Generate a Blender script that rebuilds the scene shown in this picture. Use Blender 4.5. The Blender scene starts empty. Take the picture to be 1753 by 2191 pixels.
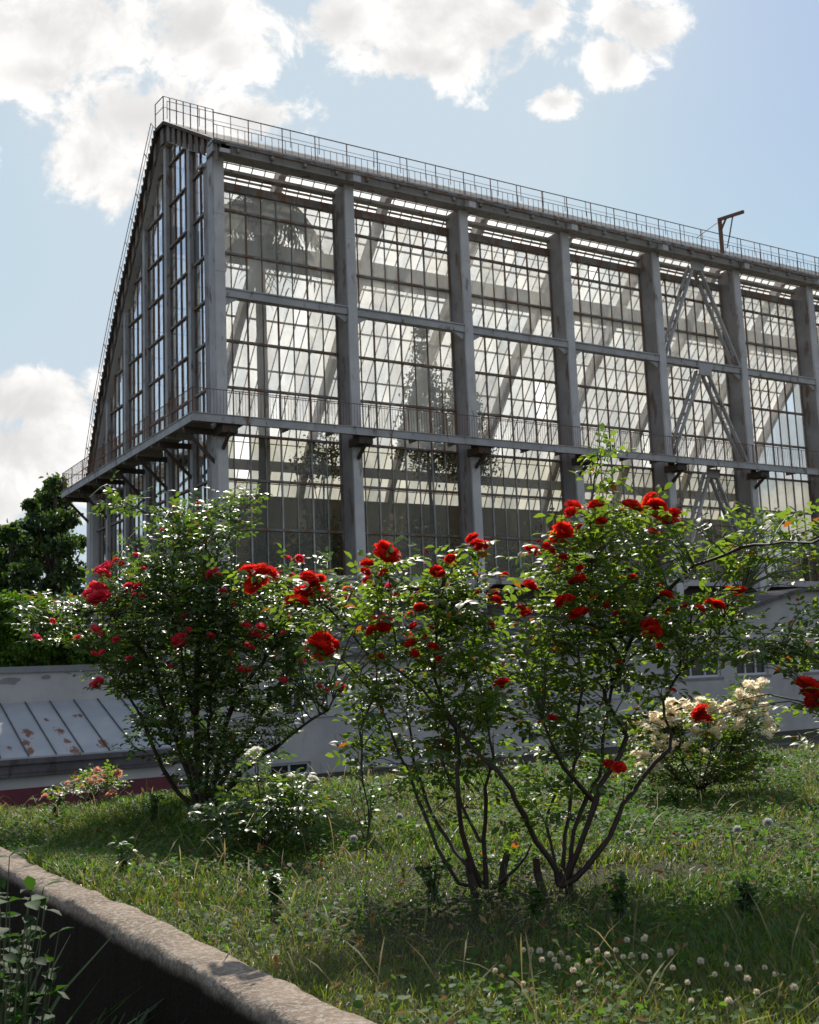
import bpy, math, random
import numpy as np
from mathutils import Vector, Matrix
random.seed(7); RNG = np.random.default_rng(11)
S = bpy.context.scene
COL = S.collection

# ------------------------------------------------------------------ camera
CAM = np.array([-16.433, -39.948, 0.75]); YAW, PITCH, ROLL, FPX = 0.55261, 0.14272, -0.03991, 2377.2
PW, PH = 1753.0, 2191.0
fwd = np.array([math.sin(YAW)*math.cos(PITCH), math.cos(YAW)*math.cos(PITCH), math.sin(PITCH)])
r0 = np.array([math.cos(YAW), -math.sin(YAW), 0.0]); u0 = np.cross(r0, fwd)
rgt = r0*math.cos(ROLL) + u0*math.sin(ROLL); upv = -r0*math.sin(ROLL) + u0*math.cos(ROLL)
cam_d = bpy.data.cameras.new('camera'); cam = bpy.data.objects.new('camera', cam_d); COL.objects.link(cam)
cam.matrix_world = Matrix(((rgt[0], upv[0], -fwd[0], CAM[0]), (rgt[1], upv[1], -fwd[1], CAM[1]), (rgt[2], upv[2], -fwd[2], CAM[2]), (0, 0, 0, 1)))
cam_d.sensor_fit = 'VERTICAL'; cam_d.sensor_height = 36.0; cam_d.lens = 36.0*FPX/PH
cam_d.clip_start = 0.05; cam_d.clip_end = 3000
cam_d.dof.use_dof = True; cam_d.dof.focus_distance = 5.0; cam_d.dof.aperture_fstop = 11.0
S.camera = cam

# ------------------------------------------------------------------ world, sun, exposure
SUN_AZ, SUN_EL = 0.47, math.radians(47)
W = bpy.data.worlds.new('World'); S.world = W; W.use_nodes = True
S.view_settings.view_transform = 'Standard'; S.view_settings.look = 'None'
S.view_settings.exposure = 0.18; S.view_settings.gamma = 1.0
sun_d = bpy.data.lights.new('sun', 'SUN'); sun_d.energy = 4.8; sun_d.angle = math.radians(0.5); sun_d.color = (1.0, 0.94, 0.84)
sun = bpy.data.objects.new('sun', sun_d); COL.objects.link(sun)
sdir = Vector((math.sin(SUN_AZ)*math.cos(SUN_EL), math.cos(SUN_AZ)*math.cos(SUN_EL), math.sin(SUN_EL)))
sun.rotation_euler = (-sdir).to_track_quat('-Z', 'Y').to_euler(); sun.location = (0, 0, 60)
S.cycles.transparent_max_bounces = 24; S.cycles.max_bounces = 8; S.cycles.diffuse_bounces = 3
S.cycles.transmission_bounces = 6; S.cycles.glossy_bounces = 3; S.cycles.caustics_reflective = False; S.cycles.caustics_refractive = False
S.cycles.sample_clamp_indirect = 6.0; S.cycles.use_denoising = True

class NT:                                           # tiny node helper
    def __init__(s, tree): s.t = tree; s.n = tree.nodes; s.l = tree.links
    def new(s, k, **kw):
        nd = s.n.new(k)
        for a, b in kw.items(): setattr(nd, a, b)
        return nd
    def put(s, sock, v):
        if isinstance(v, bpy.types.NodeSocket): s.l.new(v, sock)
        elif v is not None: sock.default_value = v
    def math(s, op, a, b=None, c=None, clamp=False):
        nd = s.new('ShaderNodeMath', operation=op, use_clamp=clamp)
        for i, v in enumerate((a, b, c)):
            if v is not None: s.put(nd.inputs[i], v)
        return nd.outputs[0]
    def vmath(s, op, a, b=None):
        nd = s.new('ShaderNodeVectorMath', operation=op); s.put(nd.inputs[0], a)
        if b is not None: s.put(nd.inputs[1], b)
        return nd.outputs['Value'] if op in ('DOT_PRODUCT', 'LENGTH') else nd.outputs[0]
    def mix(s, f, a, b, mode='MIX'):
        nd = s.new('ShaderNodeMix', data_type='RGBA', blend_type=mode); s.put(nd.inputs[0], f); s.put(nd.inputs[6], a); s.put(nd.inputs[7], b)
        return nd.outputs[2]
    def ramp(s, f, stops, interp='LINEAR'):
        nd = s.new('ShaderNodeValToRGB'); nd.color_ramp.interpolation = interp
        e = nd.color_ramp.elements
        while len(e) < len(stops): e.new(0.5)
        for i, (p, c) in enumerate(stops):
            e[i].position = p; e[i].color = c if len(c) == 4 else (*c, 1)
        s.put(nd.inputs[0], f); return nd.outputs[0]
    def noise(s, vec, scale, detail=4, rough=0.55, dist=0.0):
        nd = s.new('ShaderNodeTexNoise'); s.put(nd.inputs['Vector'], vec); s.put(nd.inputs['Scale'], scale)
        nd.inputs['Detail'].default_value = detail; nd.inputs['Roughness'].default_value = rough; nd.inputs['Distortion'].default_value = dist
        return nd.outputs[0]
    def smooth(s, x, a, b, lo=0.0, hi=1.0):
        nd = s.new('ShaderNodeMapRange', interpolation_type='SMOOTHSTEP'); s.put(nd.inputs[0], x)
        for i, v in enumerate((a, b, lo, hi)): nd.inputs[i+1].default_value = v
        return nd.outputs[0]

n = NT(W.node_tree); n.n.clear()
out = n.new('ShaderNodeOutputWorld'); bg = n.new('ShaderNodeBackground'); n.l.new(bg.outputs[0], out.inputs[0])
SKY_K = 0.115
bg.inputs[1].default_value = SKY_K
sky = n.new('ShaderNodeTexSky', sky_type='NISHITA'); sky.sun_disc = False
sky.sun_elevation = SUN_EL; sky.sun_rotation = SUN_AZ; sky.air_density = 1.0; sky.dust_density = 0.8; sky.ozone_density = 1.3; sky.altitude = 150
tc = n.new('ShaderNodeTexCoord'); D_ = tc.outputs['Generated']
ca = n.vmath('DOT_PRODUCT', D_, tuple(rgt)); cb = n.vmath('DOT_PRODUCT', D_, tuple(upv)); cc = n.vmath('DOT_PRODUCT', D_, tuple(fwd))
ccs = n.math('MAXIMUM', cc, 0.12)
X_ = n.math('MULTIPLY', n.math('DIVIDE', ca, ccs), 2.3772); Y_ = n.math('MULTIPLY', n.math('DIVIDE', cb, ccs), 2.3772)
comb = n.new('ShaderNodeCombineXYZ'); n.put(comb.inputs[0], X_); n.put(comb.inputs[1], Y_)
P2 = comb.outputs[0]
nz = n.noise(P2, 6.5, 10, 0.62, 0.3); nz2 = n.noise(P2, 2.0, 5, 0.6)
# cloud positions on the sky (thousandths of a picture pixel from the middle): centre x, y, radii
blobs = [(90, 60, 330, 170), (430, 60, 175, 130), (300, 250, 270, 120), (215, 330, 150, 120), (540, 255, 120, 60), (480, 110, 130, 90), (250, 400, 70, 70), (60, 150, 200, 90),
         (920, 20, 300, 160), (740, 40, 150, 100), (1050, 60, 170, 120), (1160, 30, 70, 70), (900, 125, 150, 60), (960, 140, 70, 60), (1385, 65, 100, 75), (1310, 130, 75, 75), (1340, 40, 90, 60), (1187, 217, 62, 38),
         (60, 860, 220, 90), (50, 970, 230, 130), (-60, 1080, 220, 160), (-400, 200, 380, 260), (2100, 700, 300, 140), (1900, 1100, 420, 70)]
field = None
for bx_, by_, ra, rb in blobs:
    dx = n.math('DIVIDE', n.math('SUBTRACT', X_, (bx_-876.5)/1000), ra/1000); dy = n.math('DIVIDE', n.math('SUBTRACT', Y_, (1095.5-by_)/1000), rb/1000)
    q = n.math('SUBTRACT', 1.0, n.math('SQRT', n.math('ADD', n.math('MULTIPLY', dx, dx), n.math('MULTIPLY', dy, dy))))
    field = q if field is None else n.math('SMOOTH_MAX', field, q, 0.12)
other = n.math('SUBTRACT', n.noise(D_, 1.6, 6, 0.6), 0.56)       # clouds behind the viewer
inview = n.smooth(cc, 0.35, 0.6)
fld = n.math('ADD', n.math('MULTIPLY', field, inview), n.math('MULTIPLY', n.math('MULTIPLY', other, 2.5), n.math('SUBTRACT', 1.0, inview)))
dens = n.math('ADD', n.math('ADD', fld, 0.0), n.math('MULTIPLY', n.math('SUBTRACT', nz, 0.5), 3.6))
cov = n.smooth(dens, -0.10, 0.42)
thick = n.smooth(n.math('ADD', fld, n.math('MULTIPLY', n.math('SUBTRACT', nz2, 0.5), 2.2)), 0.25, 1.05)
ccol = n.mix(thick, (8.6, 8.5, 8.3, 1), (6.5, 6.35, 6.25, 1))
ccol = n.mix(n.smooth(nz, 0.42, 0.62), n.mix(0.5, ccol, (5.3, 5.2, 5.15, 1)), ccol)
hazec = n.mix(0.22, n.vmath('MINIMUM', sky.outputs[0], (4.7, 5.5, 6.3)), (4.3, 5.3, 5.7, 1))
fin = n.mix(cov, hazec, ccol)
n.l.new(fin, bg.inputs[0])

# ------------------------------------------------------------------ pixel helpers (photo pixels -> world points)
def ray(x, y): return fwd*FPX + rgt*(x-PW/2) - upv*(y-PH/2)
RH = np.array([math.cos(YAW), -math.sin(YAW), 0.0]); FH = np.array([math.sin(YAW), math.cos(YAW), 0.0])
def at(x, y, v):                                   # point on the line of sight, v metres ahead
    d = ray(x, y); return CAM + d*(v/(d@FH))
def uv(u, v, z=0.0):
    p = CAM + RH*u + FH*v; return np.array([p[0], p[1], z])
def onY(x, y, Y): d = ray(x, y); return CAM + d*((Y-CAM[1])/d[1])
def onX(x, y, X): d = ray(x, y); return CAM + d*((X-CAM[0])/d[0])

# ------------------------------------------------------------------ materials
def mat(name, color, rough=0.6, metal=0.0, spec=0.5, build=None):
    m = bpy.data.materials.new(name); m.use_nodes = True; t = NT(m.node_tree)
    b = t.n['Principled BSDF']; b.inputs['Base Color'].default_value = (*color, 1); b.inputs['Roughness'].default_value = rough
    b.inputs['Metallic'].default_value = metal; b.inputs['Specular IOR Level'].default_value = spec
    if build: build(t, b)
    return m
def bump(t, b, h, strength=0.3, dist=0.02):
    nd = t.new('ShaderNodeBump'); nd.inputs['Strength'].default_value = strength; nd.inputs['Distance'].default_value = dist
    t.put(nd.inputs['Height'], h); t.l.new(nd.outputs[0], b.inputs['Normal'])
def pos(t): return t.new('ShaderNodeNewGeometry').outputs['Position']
def island(t): return t.new('ShaderNodeNewGeometry').outputs['Random Per Island']

def rusty(c1, c2, rust, amount, scale=0.9, rscale=3.0):
    def f(t, b):
        p = pos(t); mp = t.new('ShaderNodeMapping'); t.l.new(p, mp.inputs[0]); mp.inputs['Scale'].default_value = (1, 1, 0.35)
        a = t.noise(mp.outputs[0], rscale, 6, 0.65); g = t.noise(p, scale, 4, 0.6); fine = t.noise(p, 24, 3, 0.6)
        c = t.mix(t.smooth(g, 0.35, 0.65), (*c1, 1), (*c2, 1)); c = t.mix(t.math('MULTIPLY', fine, 0.35), c, (*[k*0.55 for k in c1], 1))
        m_ = t.smooth(a, 0.62-amount*0.3, 0.74-amount*0.28)
        t.l.new(t.mix(m_, c, (*rust, 1)), b.inputs['Base Color']); bump(t, b, a, 0.25, 0.02)
    return f
M = {}
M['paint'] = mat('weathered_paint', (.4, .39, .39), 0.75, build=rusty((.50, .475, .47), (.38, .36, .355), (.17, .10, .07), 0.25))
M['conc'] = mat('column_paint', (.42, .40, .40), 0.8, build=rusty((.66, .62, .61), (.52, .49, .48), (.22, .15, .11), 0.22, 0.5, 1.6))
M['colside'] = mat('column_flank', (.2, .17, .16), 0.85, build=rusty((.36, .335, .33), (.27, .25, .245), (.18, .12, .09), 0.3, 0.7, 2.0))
M['bar'] = mat('glazing_bar_paint', (.2, .17, .15), 0.7, build=rusty((.27, .25, .235), (.17, .145, .13), (.19, .095, .055), 0.6, 1.3, 2.2))
M['lightbar'] = mat('pale_bar_paint', (.5, .5, .5), 0.65, build=rusty((.5, .49, .48), (.36, .34, .33), (.2, .12, .08), 0.2, 1.3, 3))
M['rail'] = mat('rusty_rail', (.13, .08, .06), 0.75, build=rusty((.17, .13, .11), (.1, .07, .055), (.2, .085, .045), 0.8, 1.2, 4))
M['dark'] = mat('dark_soffit', (.07, .055, .045), 0.85, build=rusty((.09, .075, .062), (.05, .042, .036), (.1, .05, .03), 0.5))
M['soffit'] = mat('soffit_panel', (.25, .2, .16), 0.8, build=rusty((.27, .22, .18), (.17, .13, .11), (.14, .08, .05), 0.5))
M['plinth'] = mat('plinth_wall', (.06, .05, .045), 0.9, build=rusty((.075, .06, .055), (.045, .037, .033), (.08, .045, .03), 0.4))
def glass(name, tint, dirt, dirtcol, trans, spec=0.05):
    m = bpy.data.materials.new(name); m.use_nodes = True; t = NT(m.node_tree); t.n.clear()
    o = t.new('ShaderNodeOutputMaterial'); p = pos(t)
    mp = t.new('ShaderNodeMapping'); t.l.new(p, mp.inputs[0]); mp.inputs['Scale'].default_value = (0.9, 0.9, 0.35)
    a = t.noise(mp.outputs[0], 0.55, 5, 0.62); streak = t.noise(mp.outputs[0], 5.0, 4, 0.6); rnd = island(t)
    f = t.math('ADD', t.math('ADD', dirt-0.22, t.math('MULTIPLY', t.smooth(a, 0.3, 0.72), 0.26)), t.math('ADD', t.math('MULTIPLY', rnd, 0.3), t.math('MULTIPLY', t.math('SUBTRACT', streak, 0.5), 0.25)), clamp=True)
    tr = t.new('ShaderNodeBsdfTransparent'); tr.inputs[0].default_value = (*tint, 1)
    tl = t.new('ShaderNodeBsdfTranslucent'); df = t.new('ShaderNodeBsdfDiffuse'); dc = t.mix(t.math('MULTIPLY', rnd, 0.6), (*dirtcol, 1), (*[c*k for c, k in zip(dirtcol, (.98, .94, .86))], 1))
    t.l.new(dc, tl.inputs[0]); t.l.new(dc, df.inputs[0])
    ms = t.new('ShaderNodeMixShader'); ms.inputs[0].default_value = trans; t.l.new(df.outputs[0], ms.inputs[1]); t.l.new(tl.outputs[0], ms.inputs[2])
    m2 = t.new('ShaderNodeMixShader'); t.put(m2.inputs[0], f); t.l.new(tr.outputs[0], m2.inputs[1]); t.l.new(ms.outputs[0], m2.inputs[2])
    gl = t.new('ShaderNodeBsdfGlossy'); gl.inputs['Roughness'].default_value = 0.08
    fr = t.new('ShaderNodeFresnel'); fr.inputs[0].default_value = 1.45
    m3 = t.new('ShaderNodeMixShader'); t.put(m3.inputs[0], t.math('MULTIPLY', fr.outputs[0], spec)); t.l.new(m2.outputs[0], m3.inputs[1]); t.l.new(gl.outputs[0], m3.inputs[2])
    t.l.new(m3.outputs[0], o.inputs[0]); return m
M['glass'] = glass('facade_glass', (.95, .95, .94), 0.42, (.74, .73, .68), 0.62, 1.0)
M['gglass'] = glass('gable_glass', (.9, .94, .97), 0.28, (.62, .60, .56), 0.7, 0.9)
M['rglass'] = glass('roof_glass', (.94, .95, .94), 0.62, (.96, .945, .91), 0.96, 0.3)
M['lglass'] = glass('lower_glass', (.66, .64, .55), 0.30, (.17, .155, .11), 0.45, 0.9)

def plaster(name, c1, c2, stain=0.3):
    def f(t, b):
        p = pos(t); a = t.noise(p, 0.7, 6, 0.65); g = t.noise(p, 9, 5, 0.65)
        mp = t.new('ShaderNodeMapping'); t.l.new(p, mp.inputs[0]); mp.inputs['Scale'].default_value = (1, 1, .22)
        s_ = t.noise(mp.outputs[0], 2.6, 6, 0.7)
        c = t.mix(t.smooth(a, .35, .65), (*c1, 1), (*c2, 1)); c = t.mix(t.math('MULTIPLY', t.smooth(s_, .56, .75), stain), c, (.12, .105, .09, 1))
        c = t.mix(t.math('MULTIPLY', g, .18), c, (*[k*.6 for k in c2], 1)); t.l.new(c, b.inputs['Base Color']); bump(t, b, g, .35, .02)
    return mat(name, c1, .9, build=f)
M['white'] = plaster('lime_plaster', (.48, .45, .435), (.38, .36, .35), .6)
M['white2'] = plaster('lime_plaster_fresh', (.52, .49, .475), (.45, .425, .415), .15)
M['trim'] = plaster('grey_trim', (.26, .25, .25), (.18, .175, .175))
M['wood'] = mat('grey_boards', (.14, .12, .12), .85, build=rusty((.15, .13, .135), (.09, .08, .085), (.07, .05, .045), .3, 1, 4))
M['maroon'] = mat('maroon_paint', (.16, .02, .035), .6, build=rusty((.17, .02, .035), (.11, .015, .025), (.05, .02, .02), .2))
M['annexroof'] = mat('annex_roofing', (.1, .09, .09), .8, build=rusty((.12, .11, .115), (.08, .07, .072), (.06, .04, .035), .3))
def seam(t, b):
    p = pos(t); a = t.noise(p, 1.9, 6, .7); g = t.noise(p, .8, 3, .5)
    c = t.mix(t.smooth(g, .3, .7), (.41, .41, .415, 1), (.33, .33, .345, 1)); c = t.mix(t.math('MULTIPLY', t.noise(p, 14, 4, .6), .3), c, (.25, .25, .27, 1))
    t.l.new(c, b.inputs['Base Color'])
M['metal'] = mat('zinc_sheet', (.38, .38, .39), .62, .05, build=seam)
def rustpatch(t, b):
    a = t.noise(pos(t), 9, 5, .7); t.l.new(t.mix(a, (.30, .12, .05, 1), (.18, .06, .03, 1)), b.inputs['Base Color'])
M['rustp'] = mat('rust_patch', (.25, .1, .05), .9, build=rustpatch)
M['pane'] = mat('dark_pane', (.02, .022, .024), .12, spec=.6)
M['frame'] = mat('window_frame', (.5, .5, .52), .6)
def curbf(t, b):
    p = pos(t); a = t.noise(p, 5, 7, .7); g = t.noise(p, 60, 4, .7); v = t.new('ShaderNodeTexVoronoi'); v.inputs['Scale'].default_value = 130; t.l.new(p, v.inputs['Vector'])
    c = t.mix(t.smooth(a, .35, .68), (.31, .24, .185, 1), (.19, .148, .112, 1)); c = t.mix(t.smooth(g, .45, .62), c, (.40, .345, .29, 1)); c = t.mix(t.math('MULTIPLY', t.smooth(v.outputs[0], .0, .35, 1, 0), .6), c, (.09, .065, .05, 1))
    sx = t.new('ShaderNodeSeparateXYZ'); t.l.new(p, sx.inputs[0]); flank_shade = t.smooth(t.math('ADD', sx.outputs[2], t.math('MULTIPLY', t.math('SUBTRACT', a, .5), .03)), -.03, .012, 1, 0)
    c = t.mix(t.math('MULTIPLY', flank_shade, .97), c, (.012, .009, .006, 1))     # shade of the flank, painted into the colour below the top edge
    t.l.new(c, b.inputs['Base Color']); bump(t, b, t.math('ADD', g, a), .9, .012)
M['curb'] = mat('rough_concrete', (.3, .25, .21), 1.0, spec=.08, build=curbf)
def soilf(t, b):
    p = pos(t); a = t.noise(p, 8, 7, .7); t.l.new(t.mix(a, (.06, .042, .03, 1), (.13, .09, .065, 1)), b.inputs['Base Color']); bump(t, b, t.noise(p, 50, 5, .7), 1, .02)
M['soil'] = mat('garden_soil', (.09, .065, .045), .95, build=soilf)
def groundf(t, b):
    p = pos(t); a = t.noise(p, 2.2, 6, .65); c = t.mix(t.smooth(a, .35, .65), (.03, .035, .01, 1), (.07, .052, .022, 1)); c = t.mix(t.noise(p, 40, 4, .7), c, (.03, .03, .012, 1))
    t.l.new(c, b.inputs['Base Color']); bump(t, b, t.noise(p, 35, 5, .7), 1, .03)
M['ground'] = mat('turf_soil', (.04, .04, .015), .95, build=groundf)

def leafmat(name, dark, light, trans, rough=.35, spec=.5, tw=.45, odd=None, zone=None):
    m = bpy.data.materials.new(name); m.use_nodes = True; t = NT(m.node_tree); b = t.n['Principled BSDF']; o = t.n['Material Output']
    r = island(t); c = t.mix(r, (*dark, 1), (*light, 1))
    if odd: c = t.mix(t.smooth(r, odd[0], odd[0]+.01), c, (*odd[1], 1))
    if zone:
        z = t.smooth(t.noise(pos(t), zone[0], 4, .6), .4, .6); c = t.mix(t.math('MULTIPLY', z, zone[2]), c, (*zone[1], 1))
    tc_ = t.mix(1.0, c, (*trans, 1), 'MULTIPLY')
    t.l.new(c, b.inputs['Base Color']); b.inputs['Roughness'].default_value = rough; b.inputs['Specular IOR Level'].default_value = spec
    tl = t.new('ShaderNodeBsdfTranslucent'); t.l.new(tc_, tl.inputs[0])
    ms = t.new('ShaderNodeMixShader'); ms.inputs[0].default_value = tw; t.l.new(b.outputs[0], ms.inputs[1]); t.l.new(tl.outputs[0], ms.inputs[2]); t.l.new(ms.outputs[0], o.inputs[0])
    return m
M['roseleaf'] = leafmat('rose_leaf', (.040, .070, .016), (.105, .155, .034), (3.3, 3.3, 1.0), .43, .6, .48, odd=(.965, (.16, .055, .02)))
M['roseleafdark'] = leafmat('rose_leaf_old', (.026, .052, .015), (.078, .12, .028), (3.2, 3.3, 1.1), .36, .75, .42, odd=(.975, (.14, .06, .02)))
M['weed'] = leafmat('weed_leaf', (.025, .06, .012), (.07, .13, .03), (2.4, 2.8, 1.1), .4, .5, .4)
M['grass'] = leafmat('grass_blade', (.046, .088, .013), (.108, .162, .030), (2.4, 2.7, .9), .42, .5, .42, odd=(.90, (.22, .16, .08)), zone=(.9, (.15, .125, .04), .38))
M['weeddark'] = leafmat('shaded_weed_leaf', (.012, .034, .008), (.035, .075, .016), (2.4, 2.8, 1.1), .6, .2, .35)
M['clover'] = leafmat('clover_leaf', (.035, .08, .017), (.085, .145, .033), (2.2, 2.6, 1.0), .6, .2, .4)
M['treeleaf'] = leafmat('tree_leaf', (.024, .05, .018), (.07, .11, .032), (2.8, 3.0, 1.0), .5, .4, .3)
M['shrubleaf'] = leafmat('shrub_leaf', (.035, .075, .01), (.085, .14, .016), (2.8, 3.2, .9), .5, .3, .4)
M['hot'] = leafmat('hothouse_leaf', (.03, .04, .02), (.075, .08, .03), (1.8, 2.0, 1.0), .6, .3, .35, odd=(.8, (.16, .10, .05)))
def petal(name, a, b_, trans, tw=.45):
    return leafmat(name, a, b_, trans, .55, .25, tw)
M['red'] = petal('red_petal', (.48, .008, .008), (.97, .065, .032), (1.5, 1.6, 1.5), .48)
M['crimson'] = petal('crimson_petal', (.48, .015, .04), (.95, .11, .16), (1.5, 1.6, 1.6), .5)
M['cream'] = petal('cream_petal', (.78, .66, .50), (.88, .82, .68), (1.25, 1.25, 1.2), .55)
M['blush'] = petal('blush_petal', (.70, .32, .22), (.80, .50, .36), (1.15, 1.1, 1.1), .5)
M['wpetal'] = petal('white_petal', (.75, .72, .60), (.82, .80, .72), (1.1, 1.1, 1.1), .45)
M['cloverhead'] = petal('clover_floret', (.62, .54, .42), (.80, .72, .60), (1.2, 1.15, 1.1), .45)
M['fluff'] = petal('seed_fluff', (.55, .54, .5), (.7, .7, .66), (1, 1, 1), .4)
M['spike'] = petal('seed_spike', (.28, .17, .05), (.42, .30, .10), (1, 1, 1), .3)
def cane(t, b):
    p = pos(t); t.l.new(t.mix(t.noise(p, 30, 4, .6), (.018, .010, .007, 1), (.05, .023, .014, 1)), b.inputs['Base Color'])
M['cane'] = mat('rose_cane', (.08, .04, .028), .65, build=cane)
M['twig'] = mat('rose_twig', (.07, .085, .03), .6)
M['bark'] = mat('tree_bark', (.05, .032, .022), .9)
M['trunkin'] = mat('palm_trunk', (.14, .1, .075), .9)

# ------------------------------------------------------------------ mesh helpers
def tag(o, label=None, cat=None, group=None, kind=None):
    if label: o['label'] = label
    if cat: o['category'] = cat
    if group: o['group'] = group
    if kind: o['kind'] = kind
    return o
def empty(name, loc, label, cat, group=None):
    o = bpy.data.objects.new(name, None); COL.objects.link(o); o.location = tuple(loc); o.empty_display_size = .3
    return tag(o, label, cat, group)
def link(name, me, m, parent=None):
    o = bpy.data.objects.new(name, me); COL.objects.link(o)
    if m is not None and not me.materials: me.materials.append(m)
    if parent is not None:
        o.parent = parent; base = parent
        off = Vector((0, 0, 0)); q = parent
        while q is not None: off += q.location; q = q.parent
        o.location = -off
    return o
def np_mesh(name, V, Q, smooth=False):             # all faces with the same number of corners
    me = bpy.data.meshes.new(name); V = np.asarray(V, np.float32); Q = np.asarray(Q, np.int32); k = Q.shape[1]
    me.vertices.add(len(V)); me.vertices.foreach_set('co', V.ravel())
    me.loops.add(Q.size); me.loops.foreach_set('vertex_index', Q.ravel())
    me.polygons.add(len(Q)); me.polygons.foreach_set('loop_start', np.arange(0, Q.size, k, dtype=np.int32))
    if smooth: me.polygons.foreach_set('use_smooth', np.ones(len(Q), bool))
    me.update(calc_edges=True); return me
class MB:
    def __init__(s): s.v = []; s.f = []
    def add(s, v, f):
        o = len(s.v); s.v += [tuple(map(float, p)) for p in v]; s.f += [tuple(i+o for i in q) for q in f]
    def box(s, x0, y0, z0, x1, y1, z1):
        s.add([(x0, y0, z0), (x1, y0, z0), (x1, y1, z0), (x0, y1, z0), (x0, y0, z1), (x1, y0, z1), (x1, y1, z1), (x0, y1, z1)],
              [(0, 3, 2, 1), (4, 5, 6, 7), (0, 1, 5, 4), (1, 2, 6, 5), (2, 3, 7, 6), (3, 0, 4, 7)])
    def bar(s, a, b, w, h=None, up=(0, 0, 1)):     # rectangular bar from a to b
        h = h or w; a = Vector(a); b = Vector(b); d = (b-a).normalized(); u = Vector(up)
        if abs(d.dot(u)) > .98: u = Vector((0, 1, 0))
        r = d.cross(u).normalized(); u = r.cross(d)
        q = [r*w/2+u*h/2, -r*w/2+u*h/2, -r*w/2-u*h/2, r*w/2-u*h/2]
        s.add([a+k for k in q]+[b+k for k in q], [(0, 1, 2, 3), (7, 6, 5, 4), (0, 4, 5, 1), (1, 5, 6, 2), (2, 6, 7, 3), (3, 7, 4, 0)])
    def tube(s, pts, rad, k=5):
        pts = [Vector(p) for p in pts]; base = len(s.v); ref = Vector((.31, .77, .55))
        for i, p in enumerate(pts):
            d = (pts[min(i+1, len(pts)-1)]-pts[max(i-1, 0)]).normalized(); r = d.cross(ref).normalized(); u = r.cross(d)
            R = rad[i] if hasattr(rad, '__len__') else rad
            for j in range(k):
                a = 2*math.pi*j/k; s.v.append(tuple(p+(r*math.cos(a)+u*math.sin(a))*R))
        for i in range(len(pts)-1):
            for j in range(k):
                s.f.append((base+i*k+j, base+i*k+(j+1) % k, base+(i+1)*k+(j+1) % k, base+(i+1)*k+j))
    def poly_prism(s, pts, ax, t0, t1):            # 2-D outline extruded along axis ax ('x' or 'y'); pts are (other, z)
        k = len(pts); mk = (lambda p, t: (t, p[0], p[1])) if ax == 'x' else (lambda p, t: (p[0], t, p[1]))
        s.add([mk(p, t0) for p in pts]+[mk(p, t1) for p in pts], [tuple(range(k))[::-1], tuple(range(k, 2*k))]+[(i, (i+1) % k, k+(i+1) % k, k+i) for i in range(k)])
    def build(s, name, m, parent=None, smooth=False):
        me = bpy.data.meshes.new(name); me.from_pydata(s.v, [], s.f); me.validate(); me.update()
        if smooth: me.polygons.foreach_set('use_smooth', [True]*len(me.polygons))
        return link(name, me, m, parent)

# ================================================================== GROUND
NV = np.array([.838, .546]); TV = np.array([.546, -.838])      # curb normal / direction in (u, v)
def st(s_, t_): q = TV*s_ + NV*t_; return q[0], q[1]
def lawn_z(u, v):
    crest = 8.15 + .38*u; d = v-crest
    z = .018*math.sin(u*2.1+v*1.3) + .02*math.sin(u*.9-v*2.3) - .02
    if d > 0: z -= .5*d*min(1, d/.8+.2)
    return max(z, -2.15)
vs = []; fs = []; nu, nt = 130, 110
for i in range(nu+1):
    for j in range(nt+1):
        s_ = -14 + 34*i/nu; t_ = 1.24 + 13*(j/nt)**1.2; u, v = st(s_, t_); vs.append(uv(u, v, lawn_z(u, v)))
for i in range(nu):
    for j in range(nt): a = i*(nt+1)+j; fs.append((a, a+nt+1, a+nt+2, a+1))
tag(link('lawn', np_mesh('lawn', vs, fs, True), M['ground']), kind='structure')
g = MB(); g.add([(-900, -900, -2.1), (900, -900, -2.1), (900, 900, -2.1), (-900, 900, -2.1)], [(0, 1, 2, 3)]); tag(g.build('ground', M['ground']), kind='structure')
g = MB(); q = [st(-14, 1.2), st(20, 1.2), st(20, -9), st(-14, -9)]; g.add([uv(*p, -.76) for p in q]+[uv(*p, -2.3) for p in q], [(0, 1, 2, 3), (4, 5, 6, 7), (1, 2, 6, 5), (2, 3, 7, 6), (3, 0, 4, 7)])
tag(g.build('path', M['soil']), kind='structure')
# rough concrete curb wall
V = []; Q = []; prof = [(1.12, -.8), (1.118, -.5), (1.12, -.2), (1.121, -.012), (1.124, .018), (1.135, .027), (1.19, .03), (1.242, .027), (1.253, .018), (1.257, -.012), (1.257, -.3)]
ns = 780
for i in range(ns+1):
    s_ = -14+34*i/ns
    for k, (t_, z) in enumerate(prof):
        jt = .004*math.sin(s_*7+k)+.003*math.sin(s_*23.7+k*2)+RNG.normal(0, .0022); jz = .005*math.sin(s_*3.1)+.003*math.sin(s_*17+k)+RNG.normal(0, .002)
        u, v = st(s_, t_+jt); V.append(uv(u, v, z+jz))
for i in range(ns):
    for k in range(len(prof)-1): a = i*len(prof)+k; Q.append((a, a+len(prof), a+len(prof)+1, a+1))
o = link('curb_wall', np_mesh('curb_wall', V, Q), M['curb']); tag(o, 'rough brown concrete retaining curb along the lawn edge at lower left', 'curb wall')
o.data.polygons.foreach_set('use_smooth', [True]*len(o.data.polygons))

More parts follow.
